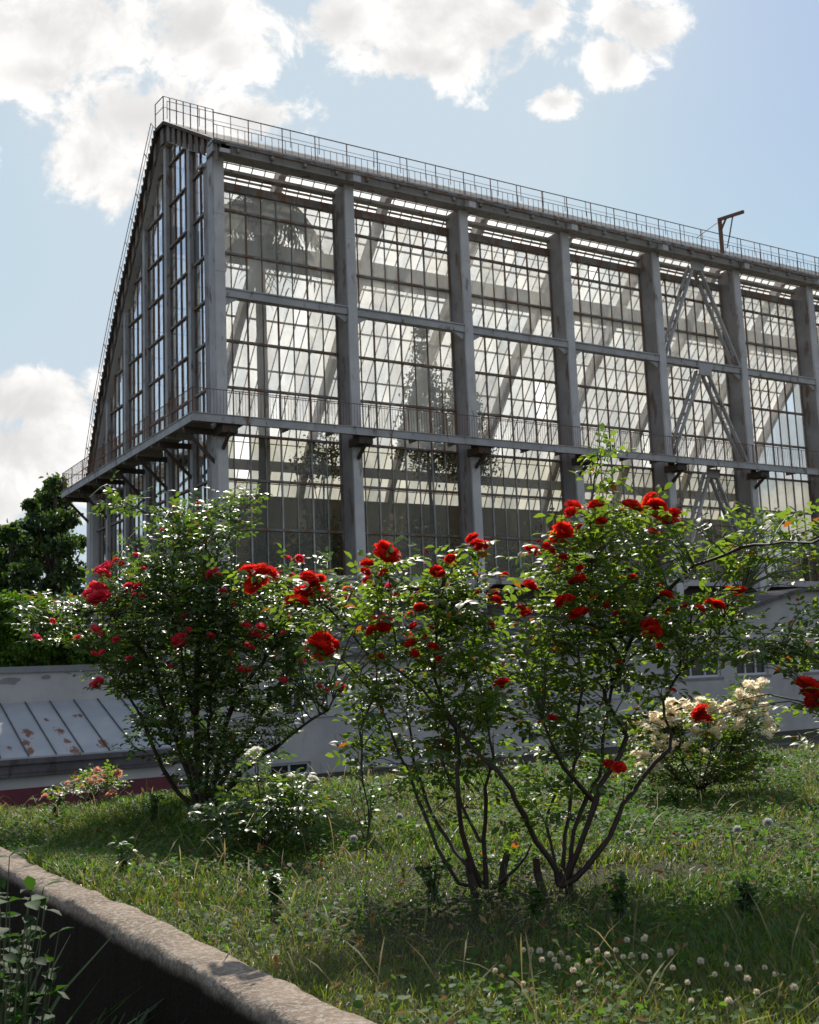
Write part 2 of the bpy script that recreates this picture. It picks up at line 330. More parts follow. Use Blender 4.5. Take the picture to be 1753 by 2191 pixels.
# ================================================================== GREENHOUSE
NB = 8; CW = .435
GH = empty('greenhouse', (0, 0, -2.1), 'huge old glass greenhouse with grey columns and rusty glazing bars', 'greenhouse')
ROWS = [20.0, 18.13, 14.4, 12.45, 8.66, 6.67]
ROOF = [(-.75, 22.05), (5.5, 25.75), (6.6, 25.85), (7.6, 24.8), (8.9, 23.35), (10.6, 21.55), (12.4, 19.65), (14.2, 17.45), (16.0, 15.05), (17.35, 12.8), (18.3, 10.9)]
XE = 6*NB
def roof_z(y):
    for (a, za), (b, zb) in zip(ROOF, ROOF[1:]):
        if a <= y <= b: return za+(zb-za)*(y-a)/(b-a)
    return ROOF[-1][1]
GY = 1.1                                            # glass plane
for k in range(NB+1):                               # columns with their roof frames
    x1 = 6*k; x0 = x1-CW
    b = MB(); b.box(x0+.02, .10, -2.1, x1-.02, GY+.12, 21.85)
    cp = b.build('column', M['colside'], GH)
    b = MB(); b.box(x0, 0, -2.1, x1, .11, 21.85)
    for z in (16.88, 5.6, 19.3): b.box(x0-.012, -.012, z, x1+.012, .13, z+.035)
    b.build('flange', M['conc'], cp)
    c = MB(); pr = [(y, z-.12) for y, z in ROOF[0:1]+[(2.5, roof_z(2.5))]+ROOF[1:]]
    for (ya, za), (yb, zb) in zip(pr, pr[1:]):
        c.poly_prism([(ya, za), (yb, zb), (yb, zb-.85), (ya, za-.85 if ya > 0 else za-.35)], 'x', x0+.03, x1-.03)
    c.box(x0+.03, 17.6, -2.1, x1-.03, 18.2, 10.3)
    c.build('roof_frame', M['conc'], GH)
for k in range(NB):                                 # windows of the long facade
    xa, xb = 6*k, 6*(k+1)-CW; w = (xb-xa)/8
    for zlo, zhi, nm in ((10.5, 20.9, 'glass'), (4.75, 10.5, 'lglass')):
        b = MB(); lb = MB()
        rows = [z for z in ROWS if zlo-.01 <= z <= zhi]
        for z in rows: b.box(xa, GY-.09, z-.05, xb, GY+.05, z+.05)
        if zlo > 8: b.box(xa, GY-.09, 10.45, xb, GY+.05, 10.55)
        if zlo > 8: b.box(xa, GY-.1, 20.85, xb, GY+.15, 21.2)
        for i in range(1, 8):
            x = xa+w*i; hw = (.03 if i % 2 == 0 else .013)
            (b if (zlo > 8) else lb).box(x-hw, GY-.06, zlo+.05, x+hw, GY+.02, zhi)
        for x in (xa+.03, xb-.03): b.box(x-.03, GY-.07, zlo, x+.03, GY+.03, zhi)
        wn = b.build('window', M['bar'], GH)
        if zlo < 8: lb.build('glazing_bar', M['lightbar'], wn)
        gl = MB(); zs = sorted(set([zlo]+rows+[zhi]))
        if zlo > 8: zs = [10.5, 12.45, 14.4, 16.2, 18.13, 20.0, 20.86]
        else: zs = [4.75, 6.67, 8.66, 10.5]
        for i in range(8):
            for za, zb in zip(zs, zs[1:]):
                if random.random() < .012: continue
                j = random.uniform(-.012, .012); gl.add([(xa+w*i, GY+j, za), (xa+w*(i+1), GY-j, za), (xa+w*(i+1), GY-j*.6, zb), (xa+w*i, GY+j*.6, zb)], [(0, 1, 2, 3)])
        gl.build('pane', M[nm], wn)
    b = MB(); b.box(xa, .05, 15.9, xb, .42, 16.2); b.box(xa, .0, 16.2, xb, .5, 16.26); b.bar((xa, .2, 15.7), (xa+.5, .2, 16.0), .12, .3); b.bar((xb, .2, 15.7), (xb-.5, .2, 16.0), .12, .3)
    b.build('cross_beam', M['paint'], GH)
    b = MB(); b.box(xa, .1, 4.45, xb, GY+.2, 4.75); b.bar((xa, .2, 4.3), (xa+.5, .2, 4.6), .14, .3); b.bar((xb, .2, 4.3), (xb-.5, .2, 4.6), .14, .3); b.build('window_ledge', M['paint'], GH)
    b = MB(); b.box(xa, .9, -2.1, xb, 1.25, 4.45); b.build('plinth', M['plinth'], GH)
    # roof glazing of the bay
    b = MB(); gl = MB(); xr0, xr1 = 6*k-CW/2, 6*(k+1)-CW/2; wr = (xr1-xr0)/9
    for si, ((ya, za), (yb, zb)) in enumerate(zip(ROOF, ROOF[1:])):
        for i in range(9):
            b.bar((xr0+wr*i, ya, za-.05), (xr0+wr*i, yb, zb-.05), .036, .07)
            gl.add([(xr0+wr*i, ya, za), (xr0+wr*(i+1), ya, za), (xr0+wr*(i+1), yb, zb+random.uniform(-.01, .01)), (xr0+wr*i, yb, zb)], [(0, 1, 2, 3)])
        b.box(xr0, ya-.035, za-.17, xr1, ya+.035, za-.07)
        ym, zm = (ya+yb)/2, (za+zb)/2; b.box(xr0, ym-.018, zm-.13, xr1, ym+.018, zm-.08)
    rp = b.build('roof_panel', M['bar'], GH); gl.build('roof_pane', M['rglass'], rp)
# eave beam and gutter, roof edge
b = MB(); b.box(-.6, -.35, 21.75, XE, .35, 22.12); b.box(-.65, -.55, 22.12, XE, .1, 22.22); b.box(-.6, .9, 21.62, XE, 1.3, 21.75)
for i in range(NB*4): x = .4+1.5*i; b.box(x, -.5, 21.86, x+.12, .2, 22.1)
b.build('eave_beam', M['paint'], GH)
b = MB()                                            # catwalk and girders inside
b.box(.3, 7.3, 21.55, XE-.3, 8.7, 21.63)
for y in (7.3, 8.7): b.box(.3, y-.05, 20.9, XE-.3, y+.05, 21.6)
b.box(.3, 16.2, 12.2, XE-.3, 16.5, 12.75)
b.build('catwalk', M['paint'], GH)
b = MB()
for k in range(NB): b.box(6*k, 17.75, -2.1, 6*(k+1)-CW, 18.05, 9.2); b.box(6*k, 17.6, 9.2, 6*(k+1)-CW, 18.2, 11.0); b.box(6*k, 17.6, 7.1, 6*(k+1)-CW, 17.75, 7.4); b.box(6*k, 17.6, 5.1, 6*(k+1)-CW, 17.75, 5.5)
b.build('back_wall', plaster('back_wall_plaster', (.24, .20, .14), (.15, .125, .085), .6), GH)
b = MB(); b.box(-.1, 1.3, -.35, XE, 17.7, -.3); b.build('floor', M['soil'], GH)
# ---------------- gable end (plane x = -0.1)
GX = -.12
gcols = [(3.05, 3.37), (6.02, 6.34), (9.1, 9.42), (12.1, 12.42), (15.15, 15.45), (17.75, 18.35)]
for ya, yb in gcols:
    b = MB(); top = roof_z((ya+yb)/2)-.95 if yb < 17 else 10.3
    b.box(-.33 if yb < 17 else -.5, ya, -2.1, GX+.1, yb, top if yb < 17 else 10.4); b.build('gable_column', M['conc'] if yb > 17 else M['paint'], GH)
b = MB(); b.box(-.5, .0, -2.1, -CW-.002, .16, 21.7); b.box(-.46, .16, -2.1, -.3, .62, 21.7); b.build('corner_trim', M['paint'], GH)
edges = [.62]+[e for c in gcols for e in c]
for i in range(6):
    ya, yb = edges[2*i] if i else .62, gcols[i][0]
    if i: ya = gcols[i-1][1]
    for zlo, upper in ((10.2, True), (-2.1, False)):
        b = MB(); gl = MB(); np_ = 4 if i else 3; w = (yb-ya)/np_
        for j in range(np_+1):
            y = ya+w*j; yy = min(max(y, ya), yb); zt = (roof_z(yy)-.95) if upper else 10.2
            if zt > zlo: b.box(GX-.05, y-.022, zlo, GX+.03, y+.022, zt)
        for z in (ROWS[:2]+[16.2]+ROWS[2:4] if upper else [8.66, 6.67, 4.6, 2.6]) + ([22.0, 23.9] if upper else []):
            if z > min(roof_z(ya), roof_z(yb))-.95 and upper:
                # clip the rail at the rafter
                ys = [y for y in np.linspace(ya, yb, 40) if roof_z(y)-.95 > z]
                if len(ys) < 3: continue
                b.box(GX-.09, min(ys), z-.045, GX+.04, max(ys), z+.045)
            elif z > zlo: b.box(GX-.09, ya, z-.045, GX+.04, yb, z+.045)
        for j in range(np_):
            y0, y1 = ya+w*j, ya+w*(j+1); t0, t1 = (roof_z(y0)-.9, roof_z(y1)-.9) if upper else (10.2, 10.2)
            zc = zlo; rws = [z for z in ([12.45, 14.4, 16.2, 18.13, 20, 22, 23.9] if upper else [2.6, 4.6, 6.67, 8.66]) if z < min(t0, t1)]
            for z in rws+[None]:
                za0, za1 = (z, z) if z else (t0, t1); jj = random.uniform(-.01, .01)
                if min(za0, za1) > zc: gl.add([(GX+jj, y0, zc), (GX-jj, y1, zc), (GX-jj, y1, za1), (GX+jj, y0, za0)], [(0, 1, 2, 3)])
                if z: zc = z
        wn = b.build('gable_window', M['bar'], GH); gl.build('pane', M['gglass' if upper else 'lglass'], wn)
# verge: dark rafter, soffit ribs and saw-toothed edge
b = MB(); ribs = []; th = MB()
for (ya, za), (yb, zb) in zip(ROOF, ROOF[1:]):
    b.poly_prism([(ya, za-.02), (yb, zb-.02), (yb, zb-.95), (ya, za-.95 if ya > 0 else za-.3)], 'x', -.42, GX+.1)
    b.poly_prism([(ya, za), (yb, zb), (yb, zb-.16), (ya, za-.16)], 'x', -.62, -.42)
    L = math.hypot(yb-ya, zb-za); nn = max(1, int(L/.34)); dy, dz = (yb-ya)/L, (zb-za)/L
    for i in range(nn):
        y = ya+(yb-ya)*(i+.2)/nn; z = za+(zb-za)*(i+.2)/nn
        if ya >= 6.5: th.poly_prism([(y, z), (y+dy*.24, z+dz*.24), (y+dy*.05-dz*.17, z+dz*.05+dy*.17)], 'x', -.64, -.2)
    nr = max(1, int(L/.8))
    for i in range(nr):
        y = ya+(yb-ya)*(i+.3)/nr; z = za+(zb-za)*(i+.3)/nr; rb = MB(); ribs.append(rb)
        rb.poly_prism([(y, z-.2), (y+dy*.42, z+dz*.42-.2), (y+dy*.42, z+dz*.42-.92), (y, z-.92)], 'x', -.50, -.425)
vg = b.build('verge', M['dark'], GH); [rb.build('soffit_rib', M['soffit'], vg) for rb in ribs]; th.build('saw_tooth_edge', M['dark'], vg)
# hand rails on the roof
b = MB()
def fence_run(b, pts, h, post, bal, outward=(0, 0, 1), r=.02, mid=True, bal_r=.009):
    o_ = Vector(outward)
    for a, c in zip(pts, pts[1:]):
        a = Vector(a); c = Vector(c); L = (c-a).length
        b.bar(a+o_*h, c+o_*h, r*1.6)
        if mid: b.bar(a+o_*h*.55, c+o_*h*.55, r*1.2)
        npst = max(1, round(L/post))
        for i in range(npst+1): p = a+(c-a)*(i/npst); b.bar(p, p+o_*h, r*1.9)
        if bal:
            nb_ = int(L/bal)
            for i in range(nb_): p = a+(c-a)*((i+.5)/nb_); b.bar(p, p+o_*h*(.55 if mid else 1), bal_r*2)
fence_run(b, [(-.6, -.45, 22.2), (XE, -.45, 22.2)], 1.15, 1.5, .3, r=.017)
b.build('eave_railing', M['rail'], GH)
b = MB(); fence_run(b, [(-.6, 5.0, 25.6), (XE, 5.0, 25.6)], .85, 1.5, 0, mid=True, r=.013); b.build('ridge_railing', M['rail'], GH)
b = MB(); fence_run(b, [(-.6, -.45, 22.3), (-.6, 5.5, 25.78), (-.6, 6.6, 25.9)], 1.15, 1.0, 0)
pts = [(y, z) for y, z in ROOF[2:]]
for (ya, za), (yb, zb) in zip(pts, pts[1:]):
    L = math.hypot(yb-ya, zb-za); nrm = (-(zb-za)/L, (yb-ya)/L)
    fence_run(b, [(-.6, ya, za), (-.6, yb, zb)], .85, 1.3, 0, (0, nrm[0], nrm[1]), .018, mid=True)
b.build('verge_railing', M['rail'], GH)
# gallery
GT = 10.76
b = MB(); b.box(-1.79, -.9, GT-.3, XE, -.82, GT); b.box(-1.79, -.82, GT-.3, -1.71, 18.4, GT); b.box(-1.79, 18.4, GT-.3, .5, 18.48, GT)
b.box(-1.71, -.82, GT-.12, XE, 0, GT-.04); b.box(-1.71, 0, GT-.12, -.6, 18.4, GT-.04)
b.box(-1.83, -.94, GT, XE, -.78, GT+.03); b.box(-1.83, -.78, GT, -1.67, 18.5, GT+.03)
for k in range(NB*3): b.box(2*k+.3, -.82, GT-.28, 2*k+.38, 0, GT-.12)
for k in range(10): b.box(-1.71, 1.9*k+.3, GT-.36, -.55, 1.9*k+.45, GT-.12)
ga = b.build('gallery', M['paint'], GH)
b = MB(); fence_run(b, [(-1.76, 18.4, GT), (-1.76, -.86, GT), (XE, -.86, GT)], 1.0, 1.9, .13, r=.017, mid=False, bal_r=.006); fence_run(b, [(-1.76, 18.4, GT), (-.3, 18.4, GT)], 1.0, 1.2, .13, r=.017, mid=False, bal_r=.006)
b.bar((-1.76, 18.4, GT+.5), (-1.76, -.86, GT+.5), .025); b.build('gallery_railing', M['rail'], ga)
b = MB()
for ya, yb in gcols+[(.1, .5)]:
    b = MB(); ym = (ya+yb)/2; b.bar((-1.65, ym, GT-.42), (-.3, ym, GT-1.75), .09, .12); b.bar((-1.7, ym, GT-.42), (-.3, ym, GT-.42), .12, .22); b.build('gallery_bracket', M['dark'], ga)
for k in range(NB+1): b = MB(); xm = 6*k-CW/2; b.box(xm-.32, -.75, GT-.62, xm+.32, .2, GT-.3); b.bar((xm, -.8, GT-.55), (xm, 0, GT-1.1), .1, .14); b.build('gallery_bracket', M['dark'], ga)
# wind bracing in the fifth bay
xa, xb = 24.05, 30-CW-.05; xm = (xa+xb)/2
for z0, z1 in ((16.25, 21.6), (10.95, 15.85), (4.8, 10.4)):
    for s_, xf in ((-1, xa), (1, xb)):
        b = MB()
        for dy in (.12, .52): b.bar((xm+s_*.15, dy, z1), (xf, dy, z0), .09, .2, up=(0, 1, 0))
        for i in range(9): f = (i+.5)/9; px, pz = xm+s_*.15+(xf-xm-s_*.15)*f, z1+(z0-z1)*f; b.bar((px, .12, pz), (px, .52, pz), .05)
        b.build('brace', M['paint'], GH)
    b = MB(); b.box(xm-.45, .0, z1-.35, xm+.45, .06, z1+.1); b.build('gusset_plate', M['paint'], GH)
# davit on the roof edge
p0 = onY(1546, 532, -.2); p1 = onY(1540, 469, -.2); xd = float(p1[0])
b = MB(); b.bar((xd, -.2, 22.1), (xd, -.2, p1[2]), .16, .16); zt = float(p1[2])
tip = onX(1591, 453, xd); b.bar((xd, -.1, zt), tuple(tip), .13, .16); b.bar((xd, -.2, zt-.7), (xd, (-.2+tip[1])*.35, zt-.02), .08)
b.bar((xd, -.2, zt-.1), tuple(onY(1492, 508, -.2)), .035); mid_ = Vector((xd, (tip[1]-.2)*.55, zt+(tip[2]-zt)*.55)); b.bar(mid_, tuple(onY(1561, 506, -.2)), .06); b.bar(tuple(onY(1561, 506, -.2)), tuple(onY(1556, 531, -.2)), .05)
b.build('davit', M['rail'], GH)

# ================================================================== LOW BUILDINGS IN FRONT
def window_unit(parent, x0, x1, z0, z1, Y, panes=2, depth=.12):
    b = MB(); t_ = .07
    b.box(x0, Y-.02, z0, x0+t_, Y+depth, z1); b.box(x1-t_, Y-.02, z0, x1, Y+depth, z1); b.box(x0+t_, Y-.02, z1-t_, x1-t_, Y+depth, z1); b.box(x0+t_, Y-.02, z0, x1-t_, Y+depth, z0+t_)
    for i in range(1, panes): x = x0+(x1-x0)*i/panes; b.box(x-.03, Y, z0+t_, x+.03, Y+.08, z1-t_)
    w_ = b.build('window', M['frame'], parent)
    b = MB(); b.add([(x0+.02, Y+.06, z0+.02), (x1-.02, Y+.06, z0+.02), (x1-.02, Y+.06, z1-.02), (x0+.02, Y+.06, z1-.02)], [(0, 1, 2, 3)]); b.build('pane', M['pane'], w_)
    b = MB(); b.box(x0-.12, Y-.12, z0-.12, x1+.12, Y+.02, z0-.02); b.build('sill', M['trim'], w_)
def wall_with_holes(b, x0, x1, z0, z1, Y, th, holes):
    xs = sorted(set([x0, x1]+[h[i] for h in holes for i in (0, 1)])); zs = sorted(set([z0, z1]+[h[i] for h in holes for i in (2, 3)]))
    for a, c in zip(xs, xs[1:]):
        for d, e in zip(zs, zs[1:]):
            mx, mz = (a+c)/2, (d+e)/2
            if not any(h[0] < mx < h[1] and h[2] < mz < h[3] for h in holes): b.box(a, Y, d, c, Y+th, e)
AN = empty('annex', (3, -10, -2.1), 'long white plastered annex with sloping dark roof in front of the greenhouse', 'annex')
holes = [(6.35, 7.2, -.35, .5), (-2.6, -1.75, -.35, .55), (-3.0, -1.7, -2.1, -1.72), (1.6, 2.4, -.35, .5), (10.2, 11.1, -.35, .5), (2.2, 3.0, -1.8, -1.3), (6.0, 6.7, -1.8, -1.3)]
b = MB(); wall_with_holes(b, -4.6, 12.6, -2.1, 1.2, -10, .35, holes); b.box(-4.6, -9.65, -2.1, -4.25, 0, 1.2); b.build('wall', M['white'], AN)
for h in holes: window_unit(AN, *h, -9.9, 2)
b = MB(); b.box(-4.6, -10.06, -.46, 12.6, -10.0, -.38); b.box(-4.7, -10.12, 1.1, 12.7, -10, 1.22); b.box(-4.75, -10.25, 1.22, 12.7, -10, 1.33); b.build('cornice', M['white2'], AN)
b = MB(); b.poly_prism([(-10.4, 1.33), (-.0, 3.35), (-.0, 3.2), (-10.4, 1.4-.12)], 'x', -4.8, 12.9)
for i in range(18): x = -4.3+i*1.0; b.bar((x, -10.4, 1.37), (x, -.05, 3.38), .03, .05)
b.build('roof', M['annexroof'], AN)
WL = empty('garden_wall', (-10, -10, -2.1), 'flaking white wall with grey coping above the metal roofed lean-to', 'wall')
b = MB(); b.box(-22, -10, -2.1, -4.75, -9.7, 1.12); b.build('masonry', M['white'], WL)
b = MB(); b.box(-22, -10.08, 1.12, -4.8, -9.62, 1.28); b.build('coping', M['trim'], WL)
b = MB()
for x, z, a, c in ((-10.2, .92, .35, .12), (-9.3, .98, .16, .07), (-8.1, .66, .09, .08), (-7.5, .9, .12, .05), (-11.3, .8, .2, .1)):
    k = 11; b.add([(x+math.cos(i*6.283/k)*a*random.uniform(.6, 1), -10.004, z+math.sin(i*6.283/k)*c*random.uniform(.6, 1)) for i in range(k)], [tuple(range(k))])
b.build('bare_patch', M['trim'], WL)
LT = empty('lean_to', (-10, -12, -2.1), 'low lean-to with zinc seamed roof and rust patches against the white wall', 'lean-to')
ev = onY(128, 614+1000, -13.2); ez = float(ev[2]); rz = .35
b = MB(); b.box(-22, -13.0, -2.1, -6.9, -10.01, ez-.3); b.build('wall', M['white2'], LT)
b = MB(); b.poly_prism([(-13.25, ez), (-10.02, rz), (-10.02, rz-.06), (-13.25, ez-.05)], 'x', -22, -6.6); rf = b.build('roof', M['metal'], LT)
b = MB()
for i in range(26): x = -21.6+i*.62; b.bar((x, -13.25, ez+.02), (x, -10.03, rz+.02), .022, .035)
b.build('seam', M['annexroof'], rf)
b = MB()
RUST = ((60, 1568, .16), (55, 1590, .12), (66, 1607, .13), (128, 1564, .14), (143, 1585, .10), (158, 1606, .15), (222, 1592, .17), (216, 1586, .10), (162, 1531, .09), (172, 1532, .08), (20, 1600, .07), (100, 1540, .06))
def rust_nodes(m):
    t = NT(m.node_tree); b_ = t.n['Principled BSDF']; p = pos(t); base = b_.inputs['Base Color'].links[0].from_socket; mk = None
    nrm = Vector((0, -(rz-ez), 3.23)).normalized(); P0 = Vector((0, -13.25, ez))
    for px, py, r in RUST:
        d = Vector(ray(px, py)); P = Vector(CAM)+d*((P0-Vector(CAM)).dot(nrm)/d.dot(nrm)); mp = t.new('ShaderNodeMapping'); mp.inputs['Location'].default_value = (-P.x, -P.y*.55, 0); mp.inputs['Scale'].default_value = (1, .55, 0); t.l.new(p, mp.inputs[0])
        q = t.math('SUBTRACT', 1.0, t.math('DIVIDE', t.vmath('LENGTH', mp.outputs[0]), r)); mk = q if mk is None else t.math('MAXIMUM', mk, q)
    mp = t.new('ShaderNodeMapping'); mp.inputs['Scale'].default_value = (1, .4, 1); t.l.new(p, mp.inputs[0])
    f = t.smooth(t.math('ADD', mk, t.math('MULTIPLY', t.math('SUBTRACT', t.noise(mp.outputs[0], 9, 7, .72), .5), 4.2)), .12, .4)
    t.l.new(t.mix(f, base, t.mix(t.noise(p, 22, 4, .6), (.26, .085, .025, 1), (.09, .032, .018, 1))), b_.inputs['Base Color'])
rust_nodes(M['metal'])
b = MB(); b.box(-22, -13.22, ez-.36, -6.6, -13.02, ez-.06); b.box(-22, -13.3, ez-.16, -6.6, -13.22, ez-.04); b.box(-22, -13.2, ez-.44, -6.7, -13.02, ez-.36); b.build('eave_board', M['wood'], LT)
b = MB(); b.box(-22, -13.06, ez-.86-1.0, -6.85, -13.0, ez-.72); b.build('maroon_panel', M['maroon'], LT)
RB = empty('gabled_outbuilding', (21, -10, -2.1), 'white gabled outbuilding with paired windows at right behind the roses', 'outbuilding')
gab = [(12.9, 1.55), (14.0, 1.75), (16.5, 2.45), (19.0, 3.05), (20.4, 3.33), (21.3, 3.36), (22.6, 3.2), (26, 2.4), (29.5, 1.5)]
holes = [(13.3, 15.5, .12, 1.2), (16.35, 18.1, .12, 1.15), (20.2, 22.0, .12, 1.15)]
b = MB(); wall_with_holes(b, 12.9, 29.5, -2.1, 1.45, -10, .3, holes); b.poly_prism([(12.9, 1.45)]+gab+[(29.5, 1.45)], 'y', -10, -9.7); b.build('wall', M['white'], RB)
for h in holes: window_unit(RB, *h, -9.9, 3)
b = MB()
for (xa, za), (xb, zb) in zip(gab, gab[1:]): b.add([(xa, -10.25, za), (xb, -10.25, zb), (xb, -1, zb), (xa, -1, za), (xa, -10.25, za+.14), (xb, -10.25, zb+.14), (xb, -1, zb+.14), (xa, -1, za+.14)], [(0, 3, 2, 1), (4, 5, 6, 7), (0, 1, 5, 4), (1, 2, 6, 5), (2, 3, 7, 6), (3, 0, 4, 7)])
b.build('roof', M['annexroof'], RB)

# ================================================================== LEAVES
def leaf_tpl(nl=3, fold=.25, droop=.25, wid=.62, prof=(.12, .85, .95, .08)):
    V = []
    for i in range(nl+1):
        x = i/nl; w = wid*.5*prof[min(i, len(prof)-1)]; z = -droop*x*x
        for s_ in (-1, 0, 1): V.append((x, s_*w, z+(fold*w if s_ else 0)))
    Q = []
    for i in range(nl):
        for j in range(2): a = i*3+j; Q.append((a, a+3, a+4, a+1))
    return np.array(V), np.array(Q)
LT_V, LT_Q = leaf_tpl()
def frames(dirs, ups):
    X = dirs/np.linalg.norm(dirs, axis=1, keepdims=True); Yv = np.cross(ups, X); Yv /= np.maximum(np.linalg.norm(Yv, axis=1, keepdims=True), 1e-6)
    return np.stack([X, Yv, np.cross(X, Yv)], axis=2)
def instance(tv, tq, P, R, sc):                    # many copies of a template in one mesh
    V = np.einsum('nij,kj->nki', R, tv)*sc[:, None, None]+P[:, None, :]
    Q = tq[None]+(np.arange(len(P))*len(tv))[:, None, None]
    return V.reshape(-1, 3), Q.reshape(-1, tq.shape[1])
def leaf_object(name, P, Dr, Up, sc, m, parent, tpl=(None, None), smooth=True):
    tv, tq = (LT_V, LT_Q) if tpl[0] is None else tpl
    V, Q = instance(tv, tq, np.array(P), frames(np.array(Dr, float), np.array(Up, float)), np.array(sc, float))
    return link(name, np_mesh(name, V, Q, smooth), m, parent)
def compound(P, d, size, out):                      # rose leaf: rachis with five leaflets
    d = d/np.linalg.norm(d); side = np.cross(d, [0, 0, 1.0]); side /= max(np.linalg.norm(side), 1e-6)
    up = np.cross(side, d); roll_ = RNG.normal(0, .45); side, up = side*math.cos(roll_)+up*math.sin(roll_), -side*math.sin(roll_)+up*math.cos(roll_)
    L = size*2.4
    for f, w in ((.42, .8), (.72, 1.0)):
        for s_ in (-1, 1):
            out.append((P+d*L*f, d*.45+side*s_+RNG.normal(0, .12, 3), up+RNG.normal(0, .18, 3), size*w*RNG.uniform(.85, 1.1)))
    out.append((P+d*L, d+RNG.normal(0, .12, 3), up+RNG.normal(0, .15, 3), size*1.1*RNG.uniform(.9, 1.15)))
# rose bloom meshes: layers of ruffled petals round a dome
def bloom_mesh(name, npet, m, seed):
    rg = np.random.default_rng(seed); V = []; Q = []; g_ = 4
    for i in range(npet):
        f = (i+.5)/npet; th_ = i*2.39996; el = math.acos(1-1.35*f)          # from the top to below the equator
        c = np.array([math.sin(el)*math.cos(th_), math.sin(el)*math.sin(th_), math.cos(el)*.85])
        tang = np.array([math.cos(el)*math.cos(th_), math.cos(el)*math.sin(th_), -math.sin(el)]); sd = np.array([-math.sin(th_), math.cos(th_), 0])
        rad = (.40+.10*f)*rg.uniform(.85, 1.12); w = .20*rg.uniform(.8, 1.25); o_ = len(V); lean = rg.uniform(.15, .75)
        upd = c*(1-lean*.3)-tang*lean*.45
        for a in range(g_):
            for k in range(g_):
                s_ = (k/(g_-1)-.5)*2; h = a/(g_-1)
                p = c*rad*(.45+.6*h)+sd*s_*w*(.45+.55*math.sin(math.pi*min(h+.15, 1)*.62))+upd*.10*h*h-c*.09*s_*s_+rg.normal(0, .018, 3)*(h+.2)
                p = p-tang*.10*h+c*.045*math.sin(s_*5+i)*h
                V.append(p)
        for a in range(g_-1):
            for k in range(g_-1): q = o_+a*g_+k; Q.append((q, q+1, q+g_+1, q+g_))
    me = np_mesh(name, V, Q, True); me.materials.append(m); return me
BL = {'r': [bloom_mesh('bloom', 64, M['red'], i) for i in range(4)], 'p': [bloom_mesh('bloom', 44, M['crimson'], 20+i) for i in range(3)],
      'c': [bloom_mesh('bloom', 18, M['cream'], 40+i) for i in range(2)], 'b': [bloom_mesh('bloom', 20, M['blush'], 50+i) for i in range(2)], 'w': [bloom_mesh('bloom', 24, M['wpetal'], 60+i) for i in range(2)]}
def put_bloom(parent, P, diam, kind):
    me = random.choice(BL[kind]); o = bpy.data.objects.new('blossom', me); COL.objects.link(o); o.parent = parent
    o.location = Vector(P)-parent.location; o.scale = (diam, diam, diam*random.uniform(.8, 1.0))
    o.rotation_euler = (random.uniform(-.7, .7), random.uniform(-.7, .7), random.uniform(0, 6.28)); return o

